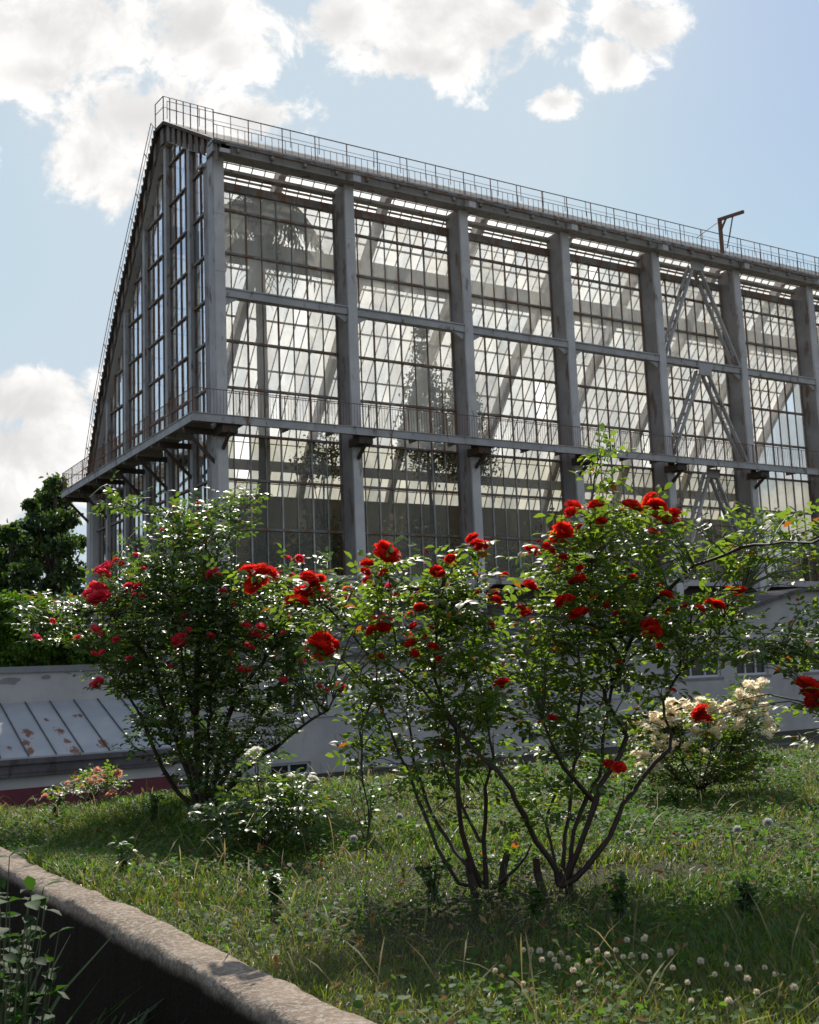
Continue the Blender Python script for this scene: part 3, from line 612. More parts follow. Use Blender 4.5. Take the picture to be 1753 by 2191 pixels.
def resample(pts, step, ten=.5):
    pts = [np.array(p) for p in pts]; out = []
    for i in range(len(pts)-1):
        p0 = pts[max(i-1, 0)]; p1 = pts[i]; p2 = pts[i+1]; p3 = pts[min(i+2, len(pts)-1)]; m1 = (p2-p0)*ten; m2 = (p3-p1)*ten
        k = max(1, int(np.linalg.norm(p2-p1)/step))
        for j in range(k):
            t = j/k; out.append((2*t**3-3*t*t+1)*p1+(t**3-2*t*t+t)*m1+(-2*t**3+3*t*t)*p2+(t**3-t*t)*m2)
    out.append(pts[-1]); return np.array(out)
def rose_bush(name, label, group, base, canes, blobs, blooms, leaf, matn, v0, dv, stump=True, droop=0.0, cat='rose bush', twig_leaves=(3, 5), leaf_label=None, dscale=.5, bdep=(.7, 1.3)):
    """canes: (radius m, [(px, py, v)...]); blobs: (px, py, rx, ry, twigs); blooms: (px, py, size px, kind)."""
    R_ = empty(name, base, label, cat, group)
    nodes = []; nrad = []
    for rad, pts in canes:
        W_ = resample([at(x, y, v) for x, y, v in pts], .05, .3); k = len(W_)
        W_ = W_+np.stack([.004*np.sin(np.arange(k)*1.9+c)+RNG.normal(0, .0025, k) for c in (0, 2, 4)], 1)*np.minimum(1, np.arange(k)/4)[:, None]
        rr = [rad*.82*(1-.78*i/k)*(1+.4*(i % 5 == 0)*random.random())*random.uniform(.9, 1.08) for i in range(k)]
        b = MB(); b.tube(W_, rr, 6); b.build('cane', M['cane'], R_, True)
        nodes.append(W_); nrad += rr
    N = np.concatenate(nodes); tw = MB(); leaves = []
    def grow(T, nl, lsz):
        d = np.linalg.norm(N-T, axis=1)+np.where(N[:, 2] > T[2]+.02, .25, 0); i = int(np.argmin(d*RNG.uniform(.8, 1.25, len(N)))); A = N[i]
        L = np.linalg.norm(T-A)
        if L < .03: return
        m1 = A+(T-A)*.5+np.array([0, 0, .12*L*(1 if droop == 0 else .3)])+RNG.normal(0, .03*L, 3)
        c = resample([A, m1, T], max(.03, L/6)); k = len(c); tw.tube(c, [max(.0011, .0035*(1-.75*j/k)*min(1.6, .6+L)) for j in range(k)], 4)
        for j in range(nl):
            f = 1-.85*j/nl*RNG.uniform(.8, 1); p = c[min(k-1, int(f*(k-1)+.5))]
            dr = RNG.normal(0, 1, 3); dr[2] = abs(dr[2])*.3-.15; ax = (T-A)/L; dr = dr*.8+ax*.6
            compound(p, dr, lsz*RNG.uniform(.65, 1.15), leaves)
        return
    for px, py, rx, ry, cnt in blobs:
        for _ in range(int(cnt*dscale+.5)):
            a = RNG.uniform(0, 6.283); r = math.sqrt(RNG.uniform(0, 1)); T = at(px+rx*r*math.cos(a), py+ry*r*math.sin(a), v0+RNG.normal(0, dv)*(1.1-.4*r))
            if T[2] < .05: T[2] = .05
            grow(T, RNG.integers(*twig_leaves), leaf)
    for bl in blooms:
        px, py, sz, kd = bl[:4]; v = (bl[4] if len(bl) > 4 else v0-dv*RNG.uniform(*bdep)); T = at(px, py, v)
        grow(T-np.array([0, 0, .02]), 2, leaf); dia = sz/FPX*v*1.12
        put_bloom(R_, T, dia, kd)
    if stump:
        for dx in (-.05, .06): b = MB(); p = np.array(base); b.tube([p+[dx, 0, -.03], p+[dx*1.3, .01, .05], p+[dx*1.5, 0, .1]], [.016, .014, .012], 7); b.add([tuple(p+[dx*1.5+.012*math.cos(a), .012*math.sin(a), .1]) for a in np.linspace(0, 5.4, 7)], [tuple(range(7))]); b.build('stump', M['cane'], R_)
    tw.build('twigs', M['twig'], R_)['kind'] = 'stuff'
    P, Dr, Up, sc = zip(*leaves); lo = leaf_object('foliage', P, Dr, Up, sc, M[matn], R_); lo['kind'] = 'stuff'
    return R_

GA = uv(.22, 4.02, 0); GB = uv(.45, 3.98, 0)
A = 4.05
rose_bush('rose_bush', 'slim-stemmed red rose bush on the left of the close pair in the lawn', 'red rose bushes', GA, [
    (.010, [(1020, 1898, A), (982, 1890, A), (937, 1813, A), (895, 1707, A+.05), (861, 1624, A+.1), (820, 1520, A+.1), (805, 1470, A+.1), (801, 1400, A+.1), (815, 1350, A)]),
    (.011, [(1030, 1895, A), (1008, 1862, A), (959, 1801, A+.1), (922, 1741, A+.15), (890, 1640, A+.25), (870, 1500, A+.3), (880, 1400, A+.3)]),
    (.012, [(1032, 1898, A), (1010, 1850, A-.02), (989, 1779, A-.05), (980, 1711, A-.1), (984, 1650, A-.1), (975, 1560, A), (952, 1522, A), (930, 1430, A+.05), (935, 1330, A+.05), (955, 1215, A+.1)]),
    (.013, [(1040, 1902, A), (1035, 1794, A), (1042, 1681, A-.05), (1053, 1620, A-.1), (1046, 1556, A-.1)]),
    (.008, [(1030, 1800, A), (1025, 1798, A), (993, 1730, A+.1), (963, 1670, A+.15), (945, 1600, A+.2), (1000, 1450, A+.2), (1020, 1300, A+.2), (1022, 1180, A+.1)]),
    (.010, [(1055, 1900, A), (1065, 1892, A), (1106, 1858, A-.05), (1136, 1805, A-.1)]),
    (.007, [(820, 1520, A+.1), (770, 1450, A), (716, 1400, A-.1), (690, 1385, A-.1)]),
    (.006, [(801, 1420, A+.1), (740, 1340, A+.1), (690, 1290, A), (650, 1270, A), (600, 1250, A+.1), (550, 1240, A+.1)]),
    (.006, [(805, 1470, A+.1), (775, 1560, A), (775, 1640, A-.05), (790, 1760, A-.02), (785, 1840, A-.02)]),
    (.006, [(850, 1400, A+.2), (838, 1300, A+.2), (826, 1190, A+.1)])],
    [(870, 1330, 90, 90, 95), (960, 1290, 75, 80, 85), (930, 1450, 110, 80, 90), (800, 1480, 60, 80, 40), (775, 1560, 35, 110, 42), (1010, 1400, 80, 80, 70), (880, 1560, 100, 70, 60), (1000, 1540, 90, 60, 60), (740, 1320, 70, 60, 45),
     (650, 1310, 80, 50, 24), (900, 1660, 55, 50, 26), (970, 1630, 60, 60, 24), (1000, 1720, 60, 50, 14), (1090, 1835, 50, 25, 8), (930, 1740, 40, 40, 7), (960, 1230, 50, 30, 14), (820, 1250, 50, 40, 16), (1040, 1600, 50, 70, 24), (1000, 1200, 30, 30, 4)],
    [(551, 1232, 40, 'r'), (546, 1250, 40, 'r'), (578, 1227, 32, 'r'), (530, 1222, 30, 'r'), (560, 1222, 30, 'r'), (660, 1238, 34, 'r'), (678, 1243, 32, 'r'), (668, 1258, 30, 'r'), (650, 1270, 36, 'r'), (630, 1285, 38, 'r'), (645, 1288, 30, 'r'),
     (687, 1383, 46, 'r'), (670, 1382, 34, 'r'), (705, 1382, 36, 'r'), (688, 1370, 36, 'r'), (690, 1396, 36, 'r'), (811, 1340, 42, 'r'), (800, 1348, 32, 'r'), (822, 1332, 32, 'r'), (824, 1178, 38, 'r'), (815, 1190, 34, 'r'), (836, 1190, 34, 'r'), (785, 1208, 26, 'r'), (782, 1224, 20, 'r'), (820, 1225, 18, 'r'),
     (899, 1300, 22, 'r'), (880, 1378, 24, 'r'), (925, 1385, 24, 'r'), (964, 1196, 20, 'r'), (934, 1223, 24, 'r'), (944, 1228, 16, 'r'), (912, 1181, 8, 'r'), (1012, 1153, 28, 'r'), (1031, 1172, 26, 'r'), (1020, 1164, 30, 'r'), (1041, 1165, 18, 'r'), (1056, 1270, 22, 'r'), (1062, 1284, 20, 'r'), (1080, 1230, 13, 'r'), (1075, 1465, 28, 'r')]+[(random.uniform(800, 1080), random.uniform(1220, 1420), random.uniform(9, 18), 'r') for _ in range(12)],
    .033, 'roseleaf', A+.08, .2)
B = 3.98
rose_bush('rose_bush', 'tall red rose bush with a cane arching to the right picture edge', 'red rose bushes', GB, [
    (.014, [(1200, 1895, B), (1230, 1880, B), (1283, 1820, B), (1336, 1722, B+.05), (1374, 1666, B+.1), (1434, 1602, B+.1), (1425, 1538, B+.15), (1421, 1495, B+.15), (1451, 1440, B+.15), (1468, 1380, B+.1), (1480, 1320, B+.1)]),
    (.015, [(1195, 1895, B), (1212, 1877, B), (1246, 1801, B-.05), (1272, 1718, B-.05), (1302, 1651, B-.05), (1344, 1579, B), (1310, 1530, B+.1), (1295, 1470, B+.15), (1332, 1415, B+.15), (1360, 1345, B+.1), (1388, 1300, B+.1), (1430, 1258, B), (1465, 1226, B), (1517, 1198, B-.1), (1587, 1172, B-.2), (1646, 1161, B-.3), (1709, 1161, B-.4), (1760, 1150, B-.5)]),
    (.012, [(1268, 1711, B), (1208, 1643, B-.05), (1178, 1583, B-.1), (1163, 1538, B-.1)]),
    (.011, [(1195, 1895, B), (1204, 1858, B+.05), (1212, 1783, B+.1), (1223, 1703, B+.15), (1231, 1624, B+.2), (1238, 1538, B+.2), (1244, 1440, B+.2), (1230, 1330, B+.2), (1220, 1200, B+.2)]),
    (.011, [(1200, 1890, B), (1219, 1850, B), (1238, 1745, B), (1283, 1658, B+.1), (1295, 1556, B+.15), (1298, 1500, B+.15), (1332, 1415, B+.1), (1304, 1376, B+.05), (1276, 1314, B), (1265, 1247, B), (1264, 1160, B), (1264, 1090, B), (1272, 1027, B), (1283, 985, B), (1292, 955, B)]),
    (.007, [(1190, 1860, B+.2), (1170, 1737, B+.25), (1215, 1666, B+.25), (1264, 1556, B+.3), (1340, 1400, B+.3), (1400, 1200, B+.25), (1405, 1090, B+.2)]),
    (.014, [(1195, 1890, B), (1189, 1862, B), (1133, 1771, B-.05), (1091, 1688, B-.1), (1038, 1624, B-.1), (1002, 1583, B-.05), (948, 1523, B), (901, 1475, B), (841, 1427, B), (785, 1399, B+.05)]),
    (.006, [(1451, 1440, B+.15), (1520, 1380, B+.1), (1560, 1300, B), (1590, 1270, B)])],
    [(1265, 1200, 75, 110, 90), (1170, 1240, 80, 60, 50), (1340, 1200, 90, 90, 85), (1260, 1340, 120, 80, 100), (1400, 1300, 80, 80, 62), (1380, 1410, 110, 80, 85), (1190, 1430, 100, 80, 66), (1120, 1380, 90, 90, 62), (1100, 1520, 80, 70, 45), (1200, 1560, 100, 70, 55), (1320, 1520, 100, 80, 60),
     (1500, 1350, 80, 60, 60), (1560, 1310, 60, 50, 22), (1480, 1420, 60, 40, 22), (1500, 1200, 90, 45, 26), (1620, 1165, 90, 50, 34), (1700, 1130, 50, 50, 22), (1640, 1120, 50, 35, 12), (1270, 1060, 28, 40, 9), (1280, 985, 22, 45, 11), (1400, 1130, 60, 40, 20), (1320, 1110, 70, 40, 26), (1150, 1660, 60, 70, 26), (1250, 1640, 70, 60, 22),
     (1140, 1760, 50, 40, 12), (1200, 1730, 70, 50, 14), (1330, 1640, 40, 40, 6), (1290, 1760, 40, 40, 4), (1730, 1230, 40, 50, 12)],
    [(1137, 1178, 25, 'r'), (1175, 1177, 25, 'r'), (1205, 1194, 20, 'r'), (1205, 1136, 36, 'r'), (1195, 1146, 30, 'r'), (1216, 1142, 30, 'r'), (1134, 1253, 27, 'r'), (1115, 1303, 22, 'r'), (1126, 1312, 20, 'r'), (1212, 1285, 30, 'r'), (1200, 1287, 22, 'r'), (1240, 1315, 38, 'r'), (1240, 1242, 30, 'r'), (1228, 1244, 20, 'r'), (1241, 1215, 14, 'r'),
     (1183, 1537, 18, 'r'), (1157, 1546, 10, 'r'), (1229, 1086, 34, 'r'), (1221, 1096, 24, 'r'), (1276, 1083, 30, 'r'), (1354, 1085, 36, 'r'), (1345, 1080, 24, 'r'), (1392, 1073, 34, 'r'), (1406, 1082, 34, 'r'), (1412, 1100, 36, 'r'), (1437, 1103, 34, 'r'), (1436, 1116, 30, 'r'), (1426, 1273, 24, 'r'), (1564, 1261, 20, 'r'), (1585, 1266, 24, 'r'), (1498, 1303, 20, 'r'), (1522, 1291, 24, 'r'), (1538, 1296, 24, 'r'),
     (1391, 1340, 36, 'r'), (1396, 1354, 32, 'r'), (1382, 1338, 28, 'r'), (1302, 1634, 18, 'r'), (1325, 1643, 24, 'r'), (1440, 1476, 10, 'r')]+[(random.uniform(1120, 1480), random.uniform(1110, 1420), random.uniform(9, 20), 'r') for _ in range(16)],
    .033, 'roseleaf', B+.08, .2)
rose_bush('rose_bush', 'red rose bush reaching in from the right picture edge beside the gabled outbuilding', 'red rose bushes', uv(1.95, 4.1, 0), [
    (.012, [(2010, 1870, 4.1), (1960, 1700, 4.0), (1900, 1550, 3.9), (1820, 1450, 3.8), (1753, 1410, 3.8), (1680, 1385, 3.8), (1604, 1376, 3.8), (1540, 1360, 3.85)]),
    (.011, [(2015, 1870, 4.1), (2000, 1600, 4.1), (1900, 1300, 4.0), (1820, 1200, 3.9), (1753, 1150, 3.8), (1700, 1175, 3.8)]),
    (.010, [(2020, 1870, 4.1), (1990, 1740, 4.0), (1900, 1600, 3.9), (1800, 1520, 3.7), (1740, 1480, 3.7)])],
    [(1640, 1385, 80, 40, 30), (1720, 1400, 60, 50, 40), (1740, 1340, 40, 50, 14), (1850, 1400, 90, 150, 90), (1960, 1350, 120, 250, 120), (1745, 1570, 30, 60, 12), (1560, 1400, 50, 40, 14), (1730, 1180, 50, 60, 14), (1900, 1180, 80, 80, 40)],
    [(1727, 1466, 38, 'r'), (1742, 1478, 40, 'r'), (1733, 1490, 38, 'r'), (1748, 1500, 40, 'r'), (1500, 1522, 32, 'r', 4.3), (1506, 1538, 30, 'r', 4.3), (1496, 1530, 26, 'r', 4.3), (1860, 1300, 40, 'r'), (1830, 1560, 40, 'r'), (1900, 1440, 36, 'r')],
    .032, 'roseleaf', 3.85, .15)
L = 6.7
rose_bush('rose_bush', 'dense dark rose bush with crimson blooms left of the close pair', 'red rose bushes', uv(-1.29, 6.8, 0), [
    (.020, [(420, 1728, L), (385, 1700, L), (345, 1640, L-.05), (305, 1540, L-.1), (268, 1480, L-.1), (235, 1440, L-.1), (210, 1400, L-.1)]),
    (.028, [(432, 1730, L), (425, 1640, L), (420, 1500, L), (430, 1300, L), (440, 1180, L), (447, 1090, L)]),
    (.026, [(445, 1730, L), (470, 1620, L), (500, 1500, L), (560, 1420, L), (620, 1340, L), (650, 1210, L)]),
    (.022, [(455, 1730, L), (520, 1650, L-.1), (600, 1592, L-.2), (650, 1550, L-.2), (700, 1520, L-.2), (722, 1480, L-.2)]),
    (.022, [(425, 1730, L), (370, 1560, L), (310, 1400, L), (230, 1310, L), (120, 1320, L), (80, 1360, L)]),
    (.013, [(440, 1730, L), (450, 1500, L-.2), (455, 1350, L-.2), (463, 1201, L-.2), (486, 1154, L-.2), (504, 1113, L-.2), (530, 1084, L-.2), (562, 1055, L-.2)]),
    (.011, [(425, 1600, L), (380, 1350, L-.1), (370, 1200, L-.1), (385, 1125, L-.1), (330, 1100, L-.1), (260, 1082, L-.1), (190, 1062, L-.1)]),
    (.022, [(435, 1730, L+.1), (400, 1600, L+.2), (330, 1420, L+.25), (280, 1260, L+.2), (225, 1230, L)]),
    (.022, [(440, 1730, L+.1), (540, 1560, L+.2), (640, 1400, L+.2), (720, 1300, L+.2), (745, 1270, L+.1)]),
    (.012, [(700, 1520, L-.2), (640, 1470, L-.1), (610, 1450, L-.1)])],
    [(420, 1200, 100, 100, 185), (330, 1290, 110, 90, 190), (480, 1300, 130, 90, 250), (600, 1310, 110, 80, 180), (240, 1330, 90, 70, 130), (130, 1330, 90, 50, 80), (380, 1420, 150, 90, 290), (560, 1430, 120, 90, 210), (680, 1290, 80, 50, 80), (430, 1540, 120, 90, 200), (330, 1520, 60, 70, 60), (250, 1450, 60, 50, 45),
     (450, 1640, 85, 70, 130), (420, 1120, 60, 50, 50), (500, 1110, 50, 50, 28), (540, 1075, 30, 20, 8), (340, 1110, 50, 25, 16), (250, 1085, 50, 22, 18), (560, 1560, 70, 50, 45), (660, 1480, 60, 50, 40), (310, 1200, 50, 60, 36), (60, 1300, 50, 40, 20), (690, 1210, 30, 25, 7), (300, 1580, 40, 50, 14)],
    [(228, 1217, 32, 'p'), (214, 1221, 22, 'p'), (222, 1228, 26, 'p'), (210, 1264, 40, 'p'), (208, 1282, 36, 'p'), (192, 1271, 26, 'p'), (220, 1276, 32, 'p'), (248, 1199, 12, 'p'), (260, 1205, 11, 'p'), (290, 1188, 12, 'p'), (279, 1258, 24, 'p'), (297, 1254, 16, 'p'), (266, 1266, 12, 'p'), (288, 1273, 11, 'p'), (305, 1276, 11, 'p'),
     (206, 1350, 25, 'p'), (78, 1365, 20, 'p'), (113, 1329, 12, 'p'), (166, 1365, 14, 'p'), (219, 1397, 16, 'p'), (210, 1462, 24, 'p'), (200, 1468, 16, 'p'), (384, 1370, 30, 'p'), (403, 1348, 13, 'p'), (425, 1077, 8, 'p'), (347, 1134, 8, 'p'), (456, 1227, 27, 'p'), (468, 1230, 14, 'p'), (521, 1216, 18, 'p'), (615, 1195, 17, 'p'), (641, 1196, 17, 'p'), (626, 1231, 12, 'p'),
     (696, 1272, 20, 'p'), (742, 1262, 18, 'p'), (743, 1282, 22, 'p'), (528, 1343, 26, 'p'), (546, 1362, 24, 'p'), (559, 1342, 20, 'p'), (622, 1322, 14, 'p'), (499, 1294, 14, 'p'), (606, 1457, 18, 'p'), (730, 1474, 24, 'p'), (705, 1478, 18, 'p'), (684, 1470, 12, 'p'), (788, 1242, 20, 'p'), (832, 1255, 16, 'p'), (837, 1277, 20, 'p'), (901, 1272, 17, 'p'), (876, 1316, 20, 'p'), (883, 1339, 12, 'p'), (875, 1358, 14, 'p')]+[(random.uniform(180, 700), random.uniform(1200, 1440), random.uniform(8, 16), 'p') for _ in range(26)],
    .040, 'roseleafdark', L, .38, dscale=.62, bdep=(1.1, 1.6))
def low_bush(label, base, v, blobs, blooms, leaf, kindcane=3, group=None, dv=.22, mt='roseleaf', bd=(1.1, 1.7)):
    can = []
    bx_, by_ = base
    for i in range(kindcane*2):
        tx, ty = blobs[i % len(blobs)][0]+random.uniform(-.5, .5)*blobs[i % len(blobs)][2], blobs[i % len(blobs)][1]-random.uniform(0, .3)*blobs[i % len(blobs)][3]
        can.append((.006, [(bx_+random.uniform(-8, 8), by_, v+random.uniform(-.05, .05)), ((bx_+tx)/2+random.uniform(-8, 8), (by_+ty)/2, v+random.uniform(-.1, .1)), (tx, ty, v+random.uniform(-.15, .15))]))
    P = at(bx_, by_, v); P[2] = 0
    return rose_bush('rose_bush', label, group, P, can, blobs, blooms, leaf, mt, v, dv, stump=False, dscale=.8, bdep=bd)
cb = []
for i in range(99):
    t = random.random(); x = 1345+t*310
    top = 1500+(x-1500)*-.05+(26 if x < 1420 else 0)-(34 if 1575 < x < 1635 else 0)+(max(0, x-1630))*1.6
    y = top+abs(random.gauss(0, 34))+(random.uniform(0, 90) if random.random() < .25 else 0)
    cb.append((x, min(y, 1660), random.uniform(17, 26), 'c'))
low_bush('cream rose bush in full bloom near the far lawn edge at right', (1500, 1690), 6.6, [(1420, 1580, 70, 55, 80), (1510, 1560, 90, 60, 110), (1600, 1560, 60, 55, 80), (1480, 1640, 120, 40, 110), (1370, 1600, 40, 50, 40), (1600, 1500, 32, 26, 20), (1610, 1640, 60, 30, 44), (1500, 1675, 130, 22, 60)], cb, .030, 5, bd=(1.4, 2.3))
low_bush('blush pink rose bush on the far lawn edge in front of the lean-to', (190, 1712), 7.4, [(210, 1680, 50, 25, 30), (150, 1690, 50, 20, 20), (240, 1670, 30, 25, 16)],
         [(x, y, s_, 'b') for x, y, s_ in ((209, 1650, 18), (202, 1664, 14), (253, 1655, 16), (247, 1662, 12), (166, 1671, 14), (145, 1676, 12), (216, 1672, 15), (196, 1673, 13), (97, 1704, 15), (242, 1696, 15), (232, 1700, 11), (188, 1668, 11), (222, 1660, 10), (130, 1698, 10), (150, 1686, 9), (176, 1684, 9))], .028, 3)
low_bush('white rose bush with few blooms in front of the dark rose bush', (560, 1820), 5.1, [(560, 1750, 100, 45, 70), (640, 1730, 60, 45, 44), (600, 1690, 70, 40, 34), (460, 1745, 50, 30, 26), (560, 1640, 35, 40, 10), (520, 1790, 90, 30, 26)],
         [(548, 1611, 26, 'w'), (536, 1612, 20, 'w'), (670, 1670, 22, 'w'), (625, 1665, 18, 'w'), (422, 1727, 14, 'w'), (602, 1692, 14, 'w')], .032, 4, mt='roseleafdark')

# ================================================================== GRASS AND LAWN PLANTS
def blade_tpl(bend=.35):
    V = []
    for i, (h, w) in enumerate(((0, 1), (.4, .9), (.75, .6), (1.0, .08))):
        for s_ in (-1, 1): V.append((h*(1-.15*h), s_*w*.5, bend*h*h))
    return np.array(V), np.array([(0, 2, 3, 1), (2, 4, 5, 3), (4, 6, 7, 5)])
def lawn_points(nn, vmin, vmax, um=1.1, power=1.0):
    nn = int(nn*1.15)
    v = vmin+(vmax-vmin)*RNG.uniform(0, 1, nn)**power; u = RNG.uniform(-1, 1, nn)*(.40*v+um)
    k = (u*NV[0]+v*NV[1]) > 1.262; return u[k], v[k]
LZ = np.vectorize(lawn_z)
def soft(u, v, a, b_, c): return .5+.5*np.sin(u*a+1.7*np.sin(v*b_))*np.cos(v*c+1.3*np.sin(u*a*.7))
bt = []
for nn, vmin, vmax, hh, ww in ((150000, 1.9, 4.2, .065, .0030), (150000, 4.0, 7.0, .075, .0042), (110000, 6.8, 11.0, .095, .0062)):
    u, v = lawn_points(nn, vmin, vmax); s_ = soft(u, v, 1.9, 1.1, 1.6); keep = RNG.uniform(0, 1, len(u)) < (.55+.45*s_)
    soil = (((u-.75)/.42)**2+((v-4.22)/.16)**2 < 1) & (RNG.uniform(0, 1, len(u)) < .85); keep &= ~soil
    soil2 = (((u-.3)/.3)**2+((v-4.05)/.15)**2 < 1) & (RNG.uniform(0, 1, len(u)) < .6); keep &= ~soil2
    u, v, s_ = u[keep], v[keep], s_[keep]
    h = hh*RNG.uniform(.35, 1.25, len(u))*(.40+1.05*s_**1.5); w = ww*RNG.uniform(.6, 1.4, len(u))
    P = CAM[None]+u[:, None]*RH[None]+v[:, None]*FH[None]; P[:, 2] = LZ(u, v)-.005
    az = RNG.uniform(0, 6.283, len(u)); lean = np.abs(RNG.normal(.35, .28, len(u)))
    X = np.stack([np.cos(az)*np.sin(lean), np.sin(az)*np.sin(lean), np.cos(lean)], 1); Z = np.stack([np.cos(az), np.sin(az), np.zeros(len(u))], 1)
    Yv = np.cross(Z, X); Yv /= np.linalg.norm(Yv, axis=1, keepdims=True); Z = np.cross(X, Yv)
    tv, tq = blade_tpl(); Vb = tv[None]*np.stack([h, w, h], 1)[:, None, :]
    V = np.einsum('nij,nkj->nki', np.stack([X, Yv, Z], 2), Vb)+P[:, None]; bt.append((V.reshape(-1, 3), len(u)))
V = np.concatenate([b_[0] for b_ in bt]); nb = sum(b_[1] for b_ in bt); tq = blade_tpl()[1]
Q = (tq[None]+(np.arange(nb)*8)[:, None, None]).reshape(-1, 4)
tag(link('grass', np_mesh('grass', V, Q, True), M['grass']), 'uneven meadow grass covering the lawn', 'grass', kind='stuff')
u, v = lawn_points(2300, 1.9, 10.5); nn = len(u); h = RNG.uniform(.10, .24, nn); w = RNG.uniform(.0014, .0026, nn)*(1+.08*v)
P = CAM[None]+u[:, None]*RH[None]+v[:, None]*FH[None]; P[:, 2] = LZ(u, v)-.005; az = RNG.uniform(0, 6.283, nn); lean = np.abs(RNG.normal(.25, .2, nn))
X = np.stack([np.cos(az)*np.sin(lean), np.sin(az)*np.sin(lean), np.cos(lean)], 1); Z = np.stack([np.cos(az), np.sin(az), np.zeros(nn)], 1); Yv = np.cross(Z, X); Yv /= np.linalg.norm(Yv, axis=1, keepdims=True); Z = np.cross(X, Yv)
tv, tq = blade_tpl(.5); tv = tv.copy(); tv[4:6, 1] *= 3.2; Vb = tv[None]*np.stack([h, w, h], 1)[:, None, :]; V = (np.einsum('nij,nkj->nki', np.stack([X, Yv, Z], 2), Vb)+P[:, None]).reshape(-1, 3)
tag(link('dry_grass_stalks', np_mesh('dry_grass_stalks', V, (tq[None]+(np.arange(nn)*8)[:, None, None]).reshape(-1, 4), True), leafmat('straw', (.16, .13, .05), (.32, .26, .13), (1.4, 1.4, 1.1), .6, .3, .4)), 'thin straw coloured stalks standing above the meadow grass', 'dry grass', kind='stuff')
# clover and other small round leaves
tv, tq = leaf_tpl(2, .15, .15, .95, (.5, 1.0, .35)); P_, D1, U1, S1 = [], [], [], []
u, v = lawn_points(130000, 1.9, 9.0, power=.8); s_ = soft(u+5, v-2, 2.6, 1.7, 2.2); k = RNG.uniform(0, 1, len(u)) < s_**1.4*1.0; u, v = u[k], v[k]
P = CAM[None]+u[:, None]*RH[None]+v[:, None]*FH[None]; P[:, 2] = LZ(u, v)+RNG.uniform(.015, .06, len(u))
dr = RNG.normal(0, 1, (len(u), 3)); dr[:, 2] *= .35; up = RNG.normal(0, .35, (len(u), 3)); up[:, 2] += 1
V, Q = instance(tv, tq, P, frames(dr, up), RNG.uniform(.009, .02, len(u))*(1+.05*v))
tag(link('clover_patch', np_mesh('clover_patch', V, Q, True), M['clover']), 'low clover leaves spread through the lawn', 'ground cover', kind='stuff')
u, v = lawn_points(2600, 1.9, 9.0, power=.9); P = CAM[None]+u[:, None]*RH[None]+v[:, None]*FH[None]; P[:, 2] = LZ(u, v)+RNG.uniform(.01, .07, len(u)); dr = RNG.normal(0, 1, (len(u), 3)); dr[:, 2] *= .4; up = RNG.normal(0, .5, (len(u), 3)); up[:, 2] += 1
V, Q = instance(*leaf_tpl(2, .4, -.3, .5, (.3, 1, .2)), P, frames(dr, up), RNG.uniform(.012, .035, len(u)))
tag(link('leaf_litter', np_mesh('leaf_litter', V, Q, True), leafmat('dry_leaf', (.14, .06, .025), (.30, .20, .09), (1.5, 1.4, 1.2), .7, .2, .3)), 'scattered dry brown leaves in the grass', 'dry leaves', kind='stuff')
# taller weeds: individual plants
def weed(label, base, h, nst, leaf, spread=.35, mt='weed', name='weed', group=None, broad=False):
    R_ = empty(name, base, label, 'weed', group); st_ = MB(); lv = []
    for i in range(nst):
        a = random.uniform(0, 6.28); r = random.uniform(.1, 1)*spread*h; top = np.array(base)+[r*math.cos(a), r*math.sin(a), h*random.uniform(.6, 1)]
        c = resample([np.array(base)+[random.uniform(-.02, .02), random.uniform(-.02, .02), -.01], (np.array(base)+top)/2+[-.1*r, 0, .1*h], top], h/8); st_.tube(c, [.0032*(1-.7*j/len(c)) for j in range(len(c))], 4)
        for j in range(2, len(c)):
            for _ in range(2):
                d = RNG.normal(0, 1, 3); d[2] = RNG.uniform(-.2, .7); lv.append((c[j], d, np.array([0, 0, 1.0])+RNG.normal(0, .2, 3), leaf*RNG.uniform(.6, 1.2)))
    st_.build('stem', M['twig'], R_); P, Dr, Up, sc = zip(*lv); leaf_object('leaves', P, Dr, Up, sc, M[mt], R_)['kind'] = 'stuff'; return R_
def gp(px, py):                                      # lawn point under a pixel
    d = ray(px, py); P = CAM+d*((0-CAM[2])/d[2]); P[2] = 0; return P
for lab, px, py, h, n_, lf in (('pale green leafy weed left of the slim-stemmed rose bush', 790, 1800, .30, 7, .035), ('bright leafy weed in the grass by the curb', 265, 1880, .16, 7, .03), ('dark leafy weed in the shade below the pair of rose bushes', 930, 1925, .14, 10, .028),
                               ('low bushy weed in mid lawn between curb and rose pair', 590, 1930, .10, 10, .03), ('leafy weed clump in shade right of the tall rose bush base', 1330, 1960, .13, 10, .03), ('low dark weed at the foot of the tall rose bush', 1150, 1960, .10, 9, .028),
                               ('silvery leafy weed close to the bottom right of the lawn', 1600, 1960, .10, 9, .03), ('weed clump under the dark rose bush toward the curb', 330, 1760, .15, 9, .032), ('grey green weed at the far lawn edge beneath the blush roses', 120, 1745, .14, 8, .03), ('weed tuft by the cream rose bush', 1450, 1730, .12, 8, .03)):
    weed(lab, gp(px, py), h, n_, lf)
